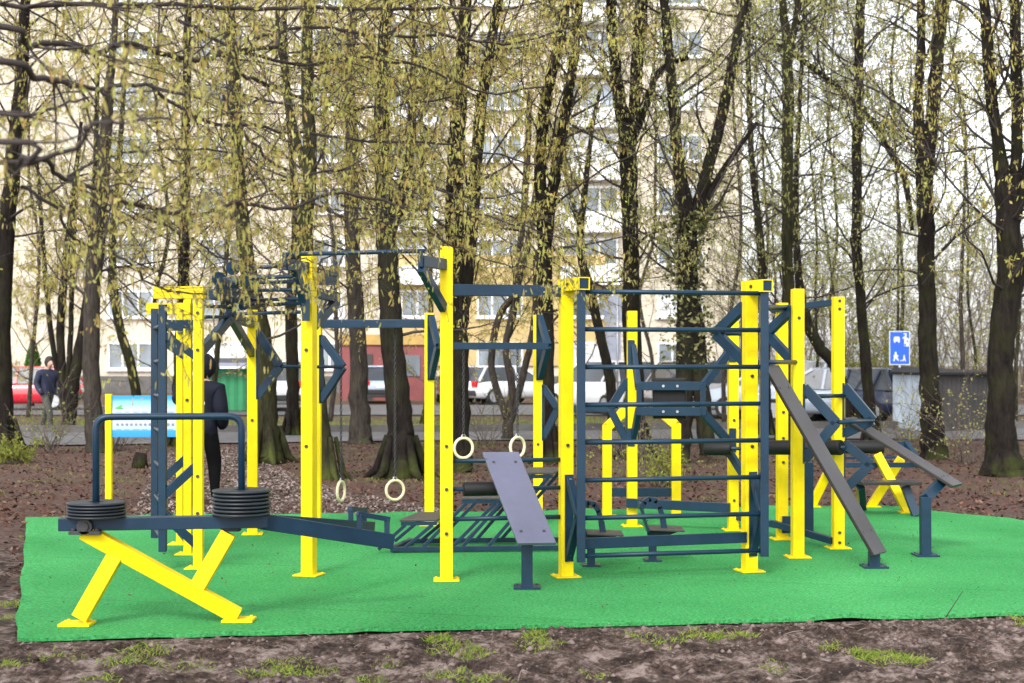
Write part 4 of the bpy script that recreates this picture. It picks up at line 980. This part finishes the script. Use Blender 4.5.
# ------------------------------------------------------------------ undergrowth
th = Branchy(); rg = random.Random(77)
TP = dict(levels=2, kids=[5, 4], wob=.2, lift=.05, droop=.0, leaves=2, size=.09, hang=.2, rmin=.005, leaf_from=1)
for _ in range(520):
    x = rg.uniform(9, 42); y = rg.uniform(56, 84)
    if x < 14 and y > 70: continue
    grow(rg, th, Vector((x, y, 0)), Vector((rg.gauss(0, .18), rg.gauss(0, .15), 1)), rg.uniform(4, 12.5), .026, 0, TP, 7)
th.wood.build('thicket', M['twig'])
tw = bpy.data.objects['thicket']; tag(tw, 'grey-brown thicket of bare young stems far behind the shed', 'thicket', kind='stuff')
lf = th.leaf.build('thicket_leaves', M['leaf_pale'], tw)
def bush(label, c, h, n_, lm='leaf', leaves=5, spread=.5, twig='twig', size=.05, name='bush'):
    B_ = Branchy(); rg2 = random.Random(hash_label(label))
    prm = dict(levels=1, kids=[5], wob=.2, lift=.05, droop=.0, leaves=leaves, size=size, hang=.05, rmin=.003, leaf_from=0)
    for _ in range(n_): grow(rg2, B_, Vector((c.x + rg2.gauss(0, .1 * spread), c.y + rg2.gauss(0, .1), 0)), Vector((rg2.gauss(0, spread), rg2.gauss(0, spread), 1)), h * rg2.uniform(.6, 1.2), .008, 0, prm, 6)
    t = thing(name, tuple(c), label, 'bush', None); B_.wood.build('stem', M[twig], t)
    if B_.leaf.f: B_.leaf.build('foliage', M[lm], t)
bush('bright green low bush at the foot of the left-edge tree', G(16, 462), .38, 20, 'leaf', 9, .8, size=.06)
bush('bare twiggy bush in front of the walking man', G(50, 452), 1.2, 26, 'leaf', 2, .7)
bush('leafless bush at the foot of the smooth grey trunk', G(118, 450), 1.0, 18, 'leaf', 1, .6)
bush('twiggy shrub behind the bent yellow dip posts', G(640, 478), 1.1, 24, 'leaf', 2, .7)
bush('low green sprouting shrub between the dip posts and the ivy-covered tree', G(660, 486), .5, 22, 'leaf', 7, .9)
bush('sparse leafy shrub in front of the shed and the thick mossy tree', G(965, 462), 1.6, 22, 'leaf_pale', 4, .8)
bush('thin bush beside the metal shed under the blue sign', G(905, 448), 1.1, 20, 'leaf', 2, .7)
bush('thin-stemmed bush seen through the ring frame above the road', G(485, 446), 1.5, 16, 'leaf', 2, .6)
bush('bright fresh green bush beneath and beside the blue road sign', G(880, 420), 3.0, 20, 'leaf', 16, .35, size=.12)
cn = thing('conifer', tuple(P(33, 412, 27.0)), 'small green cone-shaped conifer beside the walking man and the red car', 'tree'); cn.location.z = 0; OFFS[cn.name].z = 0
m = MB(); c = Vector(cn.location); rg = random.Random(5)
for _ in range(2600):
    z = rg.uniform(.15, 2.45); rr = .52 * (1 - (z / 2.5) ** 1.6) * rg.uniform(.55, 1.05); a = rg.uniform(0, 6.28)
    q = c + Vector((math.cos(a) * rr, math.sin(a) * rr, z)); u_ = Vector((math.cos(a) * .4, math.sin(a) * .4, 1)).normalized() * .12; v_ = Vector((-math.sin(a), math.cos(a), rg.gauss(0, .3))) * .05
    m.quad(q - v_, q + v_, q + u_ + v_ * .4, q + u_ - v_ * .4)
m.build('crown', M['thuja'], cn); m = MB(); m.tube([c, c + Vector((0, 0, 1.8))], [.06, .02], 7); m.build('trunk', M['bark'], cn)
sg = thing('tree_stump', tuple(G(140, 466)), 'short broken tree stump on the ground under the information board', 'stump')
c = G(140, 466); m = MB(); m.tube([c + Vector((0, 0, -.02)), c + Vector((.0, 0, .10)), c + Vector((.02, 0, .21))], [.14, .11, .095], 10); m.build('wood', M['bark'], sg)
stk = MB(); a0 = G(946, 617); stk.tube([a0, a0 + Vector((.07, .03, .09)), a0 + Vector((.13, .06, .165))], [.004, .003, .002], 5)
tag(stk.build('stick', M['twig_dark'], loc=a0), 'thin dry stick poking up at the front edge of the mat', 'stick')

# ------------------------------------------------------------------ apartment block
def wallmat(name, c1, c2, mortar):
    m, nt, b = newmat(name); L = nt.links; tc = node(nt, 'ShaderNodeTexCoord'); mp = node(nt, 'ShaderNodeMapping'); mp.inputs['Rotation'].default_value = (R(90), 0, 0)
    L.new(tc.outputs['Object'], mp.inputs['Vector'])
    br = node(nt, 'ShaderNodeTexBrick'); br.offset = 0; br.inputs['Color1'].default_value = (*c1, 1); br.inputs['Color2'].default_value = (*c2, 1); br.inputs['Mortar'].default_value = (*mortar, 1)
    br.inputs['Scale'].default_value = 1.0; br.inputs['Mortar Size'].default_value = .02; br.inputs['Brick Width'].default_value = 4.8; br.inputs['Row Height'].default_value = 2.8
    L.new(mp.outputs[0], br.inputs['Vector'])
    n = node(nt, 'ShaderNodeTexNoise', Scale=.8, Detail=7.0, Roughness=.7); L.new(tc.outputs['Object'], n.inputs['Vector'])
    r = ramp(nt, [(.3, (.82, .82, .82)), (.7, (1.05, 1.05, 1.05))]); L.new(n.outputs['Fac'], r.inputs['Fac'])
    mx = node(nt, 'ShaderNodeMix', data_type='RGBA', blend_type='MULTIPLY'); mx.inputs['Factor'].default_value = 1
    L.new(br.outputs['Color'], mx.inputs['A']); L.new(r.outputs['Color'], mx.inputs['B']); L.new(mx.outputs['Result'], b.inputs['Base Color']); b.inputs['Roughness'].default_value = .9
    return m
M['wall'] = wallmat('panel wall', (.56, .50, .41), (.59, .52, .42), (.42, .37, .31))
M['wall_yellow'] = paint('ochre wall', (.46, .34, .16), .9, .12, .8)
M['pane'] = glassy('window pane', (.16, .19, .22), .1)
M['curtain'] = paint('net curtain behind glass', (.55, .57, .60), .3, .25, 1.5)
YB = 80.0; ab = thing('apartment_block', (-16, YB, 0), 'long beige panel apartment block with white windows behind the trees', 'apartment block')
m = MB(); m.box((-18.9, YB + 6, 13.0), (62.2, 12, 26)); m.build('wall', M['wall'], ab)
m = MB(); m.box((12.25, YB + 5.4, 13.0), (.12, 10.6, 25.7)); m.build('gable_panel', M['wall_yellow'], ab)
m = MB(); m.box((-18.9, YB - .06, .45), (62.4, .15, .9)); m.build('plinth', M['concrete'], ab)
m = MB(); m.box((-.8, YB - .08, 4.4), (11.5, .14, 5.9)); m.build('ochre_bay', M['wall_yellow'], ab)
m = MB(); m.box((-18.9, YB + 6, 26.1), (62.9, 12.6, .3)); m.build('roof', M['concrete'], ab)
SB = F / YB
for r_i in range(9):
    zc = H + (5.0 + 52.0 * r_i) / SB
    if zc + .8 > 25.8: break
    for ci, px in enumerate((131, 222, 322, 410, 500, 590, 680)):
        if zc > H + 390 / SB: continue
        x = (px - CX) / SB; wv, hv = 2.45, 1.45; balc = px in (410, 590) and r_i >= 2
        yb2 = YB - (.16 if -6.5 < x < 5 and zc < 7.3 else .02)
        if balc: wv = 3.0
        m = MB(); x0, x1, z0, z1 = x - wv / 2, x + wv / 2, zc - hv / 2, zc + hv / 2
        for (cx_, cz_, sx2, sz2) in ((x, z0 + .05, wv, .1), (x, z1 - .05, wv, .1), (x0 + .05, zc, .1, hv - .2), (x1 - .05, zc, .1, hv - .2), (x - wv * .17, zc, .09, hv - .2), (x + wv * .17, zc, .09, hv - .2)): m.box((cx_, yb2 - .05, cz_), (sx2, .09, sz2))
        m.box((x, yb2 - .10, z0 - .05), (wv + .2, .2, .06))
        o = m.build('window', M['white'], ab)
        m = MB(); m.box((x, yb2 - .025, zc), (wv - .16, .04, hv - .16)); m.build('pane', M['curtain'] if (r_i * 3 + ci * 5) % 4 == 1 else M['pane'], o)
        if balc: m = MB(); m.box((x, yb2 - .4, z0 - .55), (3.2, .8, 1.0)); m.build('balcony', M['white'], o)

# a second, paler block far off behind the thicket is not built: only sky shows there in the photograph

# ------------------------------------------------------------------ sheds and signs
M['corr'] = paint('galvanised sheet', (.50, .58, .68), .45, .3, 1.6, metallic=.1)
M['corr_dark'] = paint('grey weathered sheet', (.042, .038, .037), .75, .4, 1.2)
M['tar'] = paint('tarred roof', (.012, .011, .011), .9, .3, 2.0)
def corrugated(mb, p0, p1, z0, z1, amp=.018, pitch=.16, mi=0):
    d = (p1 - p0); l = d.length; d.normalize(); nn = Vector((d.y, -d.x, 0)); k = int(l / pitch * 4) + 1; vs = []
    for i in range(k + 1):
        q = p0 + d * (l * i / k) + nn * amp * math.sin(i * math.pi / 2)
        vs += [up(q, z0), up(q, z1)]
    mb.add(vs, [(2 * i, 2 * i + 2, 2 * i + 3, 2 * i + 1) for i in range(k)], mi)
sh = thing('metal_shed', tuple(G(940, 432)), 'low metal shed with pale sheet side and dark roof, between two trees at the right', 'shed')
s1 = 41.5; c0 = G(893, 428); c1 = G(927, 433); c2 = G(1002, 430); zt1, zt2 = 1.36, 1.36
back = Vector((.6, 2.2, 0))
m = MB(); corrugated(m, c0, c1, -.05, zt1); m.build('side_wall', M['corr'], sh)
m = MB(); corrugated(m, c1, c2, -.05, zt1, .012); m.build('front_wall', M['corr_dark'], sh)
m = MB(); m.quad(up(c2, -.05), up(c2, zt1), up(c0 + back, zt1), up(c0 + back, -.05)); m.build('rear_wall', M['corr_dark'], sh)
m = MB(); rf = [up(c0, zt1 + .01) + Vector((-.1, -.05, 0)), up(c1, zt1 + .01) + Vector((-.08, -.16, 0)), up(c2, zt1 + .01) + Vector((.15, -.16, 0)), up(c0 + back, zt1 + .15)]
m.prism(rf, (0, 0, .06)); m.build('roof', M['tar'], sh)

rs = thing('road_sign', tuple(G(900, 427)), 'blue residential-zone road sign with white car, house and walking figures on a grey pole', 'road sign')
M['sign_blue'] = paint('sign blue', (.012, .13, .72), .35, .06, 4.0); M['sign_white'] = paint('sign white', (.80, .82, .86), .4, .04, 6.0)
sS = 38.0; yS = F / sS
def S(px, py): v = P(px, py, sS); return v
def srect(mb, x0, y0, x1, y1, k): a_, b_ = S(x0, y1), S(x1, y0); mb.box(((a_.x + b_.x) / 2, yS - k, (a_.z + b_.z) / 2), (b_.x - a_.x, .004, b_.z - a_.z))
def spoly(mb, pts, k): mb.prism([Vector((S(x, y).x, yS - k, S(x, y).z)) for x, y in pts], (0, -.003, 0))
m = MB(); q = S(900, 364); m.cyl((q.x, yS + .03, 0), (q.x, yS + .03, q.z + .5), .03, 12); m.build('pole', M['chrome'], rs)
m = MB(); srect(m, 889.2, 331, 910, 365, .0); pn = m.build('panel', M['sign_white'], rs)
m = MB(); srect(m, 890.1, 331.9, 909.1, 364.1, .006); m.build('blue_field', M['sign_blue'], pn)
m = MB()
spoly(m, [(893.5, 338.5), (894.5, 336.5), (898.8, 336.5), (899.8, 338.5), (899.8, 341.5), (893.5, 341.5)], .010); srect(m, 894, 341.5, 895.2, 342.8, .012); srect(m, 898.2, 341.5, 899.4, 342.8, .012)
m.build('car_symbol', M['sign_white'], pn)
m = MB(); srect(m, 903.5, 333.2, 906.5, 336.6, .012); srect(m, 904, 338.6, 908.6, 346.4, .012); spoly(m, [(902, 337.8), (905, 336.4), (908.4, 338.6), (903, 338.7)], .013); m.build('house_symbol', M['sign_white'], pn)
m = MB(); srect(m, 903.6, 334.5, 905, 336, .016); srect(m, 904.4, 343.8, 905.8, 346, .017); srect(m, 906.6, 340.4, 907.8, 342, .017); m.build('house_window', M['sign_blue'], pn)
m = MB()
def disc(mb, x, y, r, k): c_ = S(x, y); c_.y = yS - k; mb.cyl(c_, c_ + Vector((0, -.003, 0)), r / sS, 12)
disc(m, 895.6, 352.8, 1.0, .010); spoly(m, [(894.8, 353.8), (896.6, 353.8), (897, 357), (899, 360.6), (897.8, 361), (895.6, 358), (894.2, 361.2), (893, 361), (894.2, 357)], .010); spoly(m, [(894.8, 354), (893, 356.4), (893.4, 357), (895.2, 355.4)], .013); spoly(m, [(896.6, 354.2), (898.6, 356.4), (898.2, 357), (896.2, 355.6)], .013)
m.build('person_symbol', M['sign_white'], pn)
m = MB(); disc(m, 904, 355.8, .8, .010); spoly(m, [(903.3, 356.6), (904.8, 356.6), (905, 358.8), (906, 361.2), (905, 361.2), (904, 359.6), (902.8, 361.2), (901.9, 361), (903.2, 358.6)], .010); disc(m, 900.8, 360.6, .6, .012); m.build('child_symbol', M['sign_white'], pn)

bs = thing('sign_back', tuple(G(616, 418)), 'grey rear of two stacked road sign panels on a pole, seen through the wall bars', 'road sign')
M['signback'] = paint('sign rear alloy', (.33, .36, .46), .5, .12, 3.0, metallic=.2)
sK = 33.5; yk = F / sK
m = MB(); q = P(617.5, 300, sK); m.cyl((q.x, yk - .03, 0), (q.x, yk - .03, P(0, 292, sK).z), .03, 12); m.build('pole', M['chrome'], bs)
for (x0, y0, x1, y1) in ((604, 296, 622, 322.5), (605.5, 325, 621, 360)):
    m = MB(); a_, b_ = P(x0, y1, sK), P(x1, y0, sK); m.box(((a_.x + b_.x) / 2, yk + .01, (a_.z + b_.z) / 2), (b_.x - a_.x, .012, b_.z - a_.z))
    for zz in (.3, .7): z_ = a_.z + (b_.z - a_.z) * zz; m.box(((a_.x + b_.x) / 2, yk - .004, z_), (b_.x - a_.x - .06, .016, .03))
    m.build('panel', M['signback'], bs)

gs = thing('waste_shelter', tuple(P(233, 412, 30)) , 'green waste shelter with a grey flat roof behind the hooded person', 'shelter'); gs.location.z = 0; OFFS[gs.name].z = 0
M['green'] = paint('green sheet', (.03, .24, .10), .6, .25, 1.2); M['roofgrey'] = paint('grey roofing', (.12, .12, .14), .8, .2, 2.0)
ys_ = F / 30.0; X_ = lambda px: (px - CX) / 30.0
m = MB(); corrugated(m, Vector((X_(206), ys_, 0)), Vector((X_(249), ys_, 0)), .05, 1.45, .02, .3); m.build('front_panel', M['green'], gs)
m = MB(); corrugated(m, Vector((X_(206), ys_ + 2.2, 0)), Vector((X_(206), ys_, 0)), .05, 1.45, .02, .3); corrugated(m, Vector((X_(249), ys_, 0)), Vector((X_(249), ys_ + 2.2, 0)), .05, 1.45, .02, .3); m.build('side_panel', M['green'], gs)
m = MB(); m.box(((X_(199) + X_(258)) / 2, ys_ + 1.0, 1.72), (X_(258) - X_(199), 2.9, .16)); m.build('roof', M['roofgrey'], gs)
m = MB(); m.box(((X_(199) + X_(258)) / 2, ys_ - .47, 1.58), (X_(258) - X_(199), .05, .12)); m.build('fascia', M['signback'], gs)
for x in (206, 249):
    for yy in (-.1, 2.1): m = MB(); m.box((X_(x), ys_ + yy - .05, .82), (.1, .1, 1.64)); m.build('post', M['bark_gray'], gs)

kk = thing('red_kiosk', tuple(P(388, 410, 27)), 'dull red kiosk with an ochre fascia seen behind the low ring chains', 'kiosk'); kk.location.z = 0; OFFS[kk.name].z = 0
M['red'] = paint('dull red cladding', (.20, .055, .055), .7, .25, 1.4); M['ochre'] = paint('ochre fascia', (.42, .27, .08), .7, .15, 2.0)
yk2 = F / 23.2; X2 = lambda px: (px - CX) / 23.2
m = MB(); m.box(((X2(340) + X2(432)) / 2, yk2 + 1.5, 1.2), (X2(432) - X2(340), 3.0, 2.4)); m.build('wall', M['red'], kk)
m = MB(); m.box(((X2(338) + X2(434)) / 2, yk2 + 1.5, 2.62), (X2(434) - X2(338), 3.2, .44)); m.build('fascia', M['ochre'], kk)
m = MB(); m.box((X2(362), yk2 - .03, 1.0), (.9, .06, 2.0)); m.build('door', M['corr_dark'], kk)
m = MB(); m.box((X2(405), yk2 - .03, 1.5), (1.3, .06, .9)); m.build('window', M['pane'], kk)

# ------------------------------------------------------------------ cars
M['tyre'] = paint('tyre rubber', (.015, .015, .016), .8, .2, 10); M['rim'] = paint('alloy rim', (.45, .46, .48), .35, .1, 10, metallic=.7)
M['glass'] = glassy('car glass', (.05, .06, .075), .06); M['lamp_red'] = paint('red tail lamp', (.55, .012, .012), .2, .1, 8); M['lamp_clear'] = paint('clear headlamp', (.7, .72, .75), .15, .1, 8); M['trim'] = paint('black trim', (.02, .02, .022), .6, .2, 8)
def car(label, at_px, s, yaw, col, kind='hatch', group='cars parked in front of the apartment block'):
    c = P(at_px, 400, s); c.z = 0.03
    t = thing('parked_car', (0, 0, 0), label, 'car', group); mt = paint(label[:20] + ' paint', col, .25, .06, 2.0, coat=.6)
    Lc, Wc, Hc = (4.3, 1.78, 1.48) if kind == 'hatch' else (4.5, 1.84, 1.68) if kind == 'suv' else (4.6, 1.8, 1.44); hw = Wc / 2
    zb_ = .22; zs = .93 if kind != 'suv' else 1.05           # belt line
    # rounded body: cross-sections along the length
    secs = [(-Lc / 2, .42, .70, .80), (-Lc / 2 + .10, .28, zs - .04, .93), (-Lc / 2 + .8, zb_, zs, 1.0), (-.3, zb_, zs - .01, 1.0), (.75, zb_, zs - .04, 1.0), (1.35, zb_, zs - .10, .98), (Lc / 2 - .22, .26, zs - .24, .90), (Lc / 2, .40, .62, .76)]
    m = MB(); N_ = 10; vs = []
    for (x, lo, hi, k) in secs:
        w_ = hw * k; ring_ = [(-w_ * .86, lo), (-w_, lo + .12), (-w_, (lo + hi) / 2), (-w_ * .97, hi - .08), (-w_ * .88, hi), (w_ * .88, hi), (w_ * .97, hi - .08), (w_, (lo + hi) / 2), (w_, lo + .12), (w_ * .86, lo)]
        vs += [Vector((x, y, z)) for y, z in ring_]
    fs = [(i * N_ + j, i * N_ + (j + 1) % N_, (i + 1) * N_ + (j + 1) % N_, (i + 1) * N_ + j) for i in range(len(secs) - 1) for j in range(N_)]
    fs += [tuple(range(N_ - 1, -1, -1)), tuple((len(secs) - 1) * N_ + j for j in range(N_))]
    m.add(vs, fs, 0, True); m.build('body', mt, t)
    r0, r1 = (-1.55, .25) if kind != 'sedan' else (-1.15, .25)  # roof span
    b0, b1 = (-Lc / 2 + .12, 1.15) if kind != 'sedan' else (-1.75, 1.15)
    if kind == 'suv': r0 = -1.75
    bw, rw = hw * .93, hw * .74; z0 = zs - .03
    cab = [(b0, bw, z0), (b1, bw, z0), (r1, rw, Hc - .04), (r0, rw, Hc - .04)]
    vs = [Vector((x, y * sg_, z)) for sg_ in (1, -1) for (x, y, z) in cab] 
    m = MB(); m.add(vs, [(0, 1, 2, 3), (7, 6, 5, 4), (1, 5, 6, 2), (0, 3, 7, 4), (3, 2, 6, 7)]); m.build('window_glass', M['glass'], t)
    m = MB(); vs = [Vector((r0 - .06, -rw * 1.0, Hc - .05)), Vector((r1 + .06, -rw, Hc - .05)), Vector((r1 + .06, rw, Hc - .05)), Vector((r0 - .06, rw, Hc - .05)), Vector((r0 + .08, -rw * .86, Hc)), Vector((r1 - .1, -rw * .86, Hc + .01)), Vector((r1 - .1, rw * .86, Hc + .01)), Vector((r0 + .08, rw * .86, Hc))]
    m.add(vs, [(3, 2, 1, 0), (4, 5, 6, 7), (0, 1, 5, 4), (1, 2, 6, 5), (2, 3, 7, 6), (3, 0, 4, 7)], 0, True); m.build('roof', mt, t)
    for sg_ in (1, -1):
        e = .012 * sg_
        for (xb, xr) in ((b0, r0), (b0 + (b1 - b0) * .28, r0 + (r1 - r0) * .12), (-.05, -.12), (b1, r1)):
            m = MB(); m.bar((xb, bw * sg_ + e, z0), (xr, rw * sg_ + e, Hc - .04), .05, .075, (1, 0, 0)); m.build('pillar', mt, t)
        m = MB(); m.box((.72, (hw + .09) * sg_, zs + .03), (.12, .18, .13)); m.build('mirror', mt, t, bevel=.03)
        m = MB(); m.box((-Lc / 2 + .07, hw * .73 * sg_, zs - .15), (.14, .30, .24)); m.build('tail_light', M['lamp_red'], t, bevel=.03)
        m = MB(); m.box((Lc / 2 - .15, hw * .66 * sg_, .68), (.24, .34, .15)); m.build('headlight', M['lamp_clear'], t, bevel=.03)
        for x in (-Lc / 2 + .82, Lc / 2 - .86):
            m = MB(); y = (hw - .1) * sg_; m.cyl((x, y - .1, .31), (x, y + .105, .31), .32, 24); wh = m.build('wheel', M['tyre'], t, bevel=.02)
            m = MB(); m.cyl((x, y + .1 * sg_, .31), (x, y + .115 * sg_, .31), .21, 18); m.build('rim', M['rim'], wh)
    m = MB(); m.box((-Lc / 2 + .02, 0, .45), (.16, Wc * .84, .2)); m.build('bumper', M['trim'], t, bevel=.04); m = MB(); m.box((Lc / 2 - .02, 0, .42), (.16, Wc * .80, .2)); m.build('bumper', M['trim'], t, bevel=.04)
    m = MB(); m.box((-Lc / 2 - .0, 0, .68), (.03, .5, .12)); m.build('number_plate', M['white'], t)
    t.location = c; t.rotation_euler = (0, 0, R(yaw)); return t
car('bright red hatchback parked behind the walking man', 20, 29, 184, (.52, .012, .03))
car('white car with its red tail lamp showing between the first wall bars', 602, 31, 122, (.78, .79, .81), 'suv')
car('white hatchback parked under the ochre wall, seen through the ring frame', 506, 25.5, 40, (.74, .76, .79))
car('dark blue car beside the twin-stemmed tree, seen past the front yellow post', 461, 25, 96, (.02, .035, .09), 'sedan')
car('silver grey car half hidden behind the ivy-covered tree', 722, 33, 24, (.30, .30, .30), 'suv')
car('pale blue-grey car behind the last wall-bar rail', 778, 34, 162, (.36, .42, .50), 'suv')
car('silver blue car with red tail lamp behind the chevron brackets', 826, 36, 158, (.38, .44, .55))
car('dark blue car with a bright red tail lamp left of the blue sign pole', 866, 36.5, 118, (.02, .03, .07))
car('white car seen in the gap between hooded person and the wide yellow post', 283, 29, 96, (.74, .76, .80), 'suv')
car('pale blue car parked in front of the red kiosk', 378, 24.5, 100, (.34, .40, .50))

# ------------------------------------------------------------------ people
def person(label, loc, yaw, height, jacket, trousers, shoes, skin, hair_col, pose, hood=False):
    """pose: list of (name, parent, (x right, y forward, z up) in units of the height, radius)"""
    me = bpy.data.meshes.new('person'); names = [p[0] for p in pose]; idx = {n_: i for i, n_ in enumerate(names)}
    vs = [Vector(p[2]) * height for p in pose]; es = [(idx[p[0]], idx[p[1]]) for p in pose if p[1]]
    me.from_pydata(vs, es, []); o = bpy.data.objects.new('person', me); COL.objects.link(o)
    sk = o.modifiers.new('skin', 'SKIN'); ss = o.modifiers.new('sub', 'SUBSURF'); ss.levels = 2; ss.render_levels = 2
    for i, p in enumerate(pose):
        r = p[3]; r = (r, r) if not isinstance(r, tuple) else r
        me.skin_vertices[0].data[i].radius = (r[0] * height, r[1] * height); me.skin_vertices[0].data[i].use_root = (i == 0)
    dg = bpy.context.evaluated_depsgraph_get(); ev = bpy.data.meshes.new_from_object(o.evaluated_get(dg)); o.modifiers.clear(); o.data = ev
    ev.materials.clear()
    for mm in (jacket, trousers, shoes, skin): ev.materials.append(mm)
    for p in ev.polygons:
        z = p.center.z / height; p.use_smooth = True
        p.material_index = 2 if z < .045 else 1 if z < .485 else 0 if z < .845 else 3
    if hood:
        from mathutils.bvhtree import BVHTree
        bt = BVHTree.FromPolygons([v.co.copy() for v in ev.vertices], [tuple(p.vertices) for p in ev.polygons]); pr_ = MB()
        for (x0, x1, z0, z1) in ((.035, .043, 1.195, 1.222), (.048, .056, 1.195, 1.222), (.048, .068, 1.190, 1.197), (.060, .068, 1.195, 1.222)):
            cs = [bt.ray_cast(Vector((x, -2, z)), Vector((0, 1, 0)))[0] for x, z in ((x0, z0), (x1, z0), (x1, z1), (x0, z1))]
            if all(cs): pr_.quad(*[q - Vector((0, .003, 0)) for q in cs])
        if pr_.f: pj = pr_.build('jacket_print', M['white']); pj.parent = o
    tag(o, label, 'person'); o.location = loc; o.rotation_euler = (0, 0, R(yaw)); OFFS[o.name] = Vector()
    hd = vs[idx['head']]; hm = MB(); rr = .064 * height; n1, n2 = 14, 9; vv = []; front = vs[idx['nose']] - hd; front.normalize()
    for i in range(n2 + 1):
        for j in range(n1):
            a = math.pi * i / n2; b = 2 * math.pi * j / n1; d_ = Vector((math.sin(a) * math.cos(b), math.sin(a) * math.sin(b), math.cos(a)))
            k = 1.0
            f_ = d_.dot(front)
            if not hood and f_ > .25 and d_.z < .55: k = .55
            if hood and f_ > .55: k = .6
            q = hd + Vector((d_.x * rr * (1.28 if hood else .98), d_.y * rr * (1.4 if hood else 1.22), d_.z * rr * (1.4 if hood else 1.26))) * k + Vector((0, 0, .012 * height))
            vv.append(q + wob(rng, .003))
    hm.add(vv, [(i * n1 + j, (i + 1) * n1 + j, (i + 1) * n1 + (j + 1) % n1, i * n1 + (j + 1) % n1) for i in range(n2) for j in range(n1)], 0, True)
    hm.build('hood' if hood else 'hair', hair_col, o)
    return o
M['navy'] = paint('navy jacket cloth', (.010, .015, .042), .7, .3, 8, bump=.3); M['darkcloth'] = paint('black jacket cloth', (.007, .008, .016), .75, .3, 8, bump=.3, spec=.15)
M['camo'] = paint('dark patterned trousers', (.045, .048, .040), .85, .6, 14); M['blackcloth'] = paint('black trousers', (.004, .004, .005), .85, .3, 8, spec=.12); M['shoe'] = paint('dark shoe', (.02, .02, .02), .6, .2, 10)
M['skin'] = paint('skin', (.46, .27, .20), .55, .1, 12); M['hair'] = paint('dark hair', (.022, .016, .012), .7, .3, 20)
def pose(stride, fold, tilt, reach=False):
    f = stride
    ps = [('pelvis', None, (0, 0, .53), (.092, .074)), ('waist', 'pelvis', (0, .0, .61), (.102, .080)), ('chest', 'waist', (0, .012, .725), (.122, .094)), ('shoulders', 'chest', (0, .005, .79), (.095, .068)), ('neck', 'shoulders', (0, .015, .85), (.036, .036)),
          ('jaw', 'neck', (0, .026 + tilt * .3, .882), (.042, .048)), ('head', 'jaw', (0, .022 + tilt, .93), (.052, .06)), ('crown', 'head', (0, .012 + tilt, .975), (.036, .042)), ('nose', 'head', (0, .085 + tilt * 1.3, .915), .010)]
    for sx, nm in ((-1, 'l'), (1, 'r')):
        ph = f * sx
        ps += [('hip' + nm, 'pelvis', (sx * .052, .0, .50), (.06, .062)), ('knee' + nm, 'hip' + nm, (sx * .054, .02 + ph * .09, .28 + abs(ph) * .01), (.050, .054)), ('ankle' + nm, 'knee' + nm, (sx * .052, ph * .15 - .012, .045), (.026, .028)), ('toe' + nm, 'ankle' + nm, (sx * .056, ph * .15 + .085, .018), (.026, .018)),
               ('sh' + nm, 'shoulders', (sx * .115, .0, .785), (.056, .056)), ('elbow' + nm, 'sh' + nm, (sx * (.148 if fold else .160), -.03, .645), (.044, .046))]
        if reach and sx < 0: ps[-1] = ('elbow' + nm, 'sh' + nm, (-.20, .05, .70), (.044, .046)); ps += [('wrist' + nm, 'elbow' + nm, (-.23, .15, .80), (.034, .034)), ('palm' + nm, 'wrist' + nm, (-.235, .18, .84), (.024, .022))]
        elif reach: ps[-1] = ('elbow' + nm, 'sh' + nm, (.138, -.03, .645), (.054, .056)); ps += [('wrist' + nm, 'elbow' + nm, (.13, .05, .545), (.042, .042)), ('palm' + nm, 'wrist' + nm, (.10, .08, .52), (.028, .024))]
        else: ps += [('wrist' + nm, 'elbow' + nm, (sx * .135, .045, .535), (.036, .036)), ('palm' + nm, 'wrist' + nm, (sx * .118, .075, .505), (.030, .026))] if fold else [('wrist' + nm, 'elbow' + nm, (sx * .115, .09, .66), (.028, .028)), ('palm' + nm, 'wrist' + nm, (sx * .08, .13, .68), (.022, .018))]
    return ps
person('man in a navy hooded jacket and dark trousers walking with head bowed', tuple(up(G(47, 432), .02)), -130, 1.76, M['navy'], M['camo'], M['shoe'], M['skin'], M['hair'], pose(1.3, 1, .035))
hp = person('person in a black hooded jacket standing behind the yellow ladder posts, back turned', tuple(G(202.5, 505)), -8, 1.74, M['darkcloth'], M['blackcloth'], M['shoe'], M['skin'], M['darkcloth'], pose(.75, 1, .01, True), True)
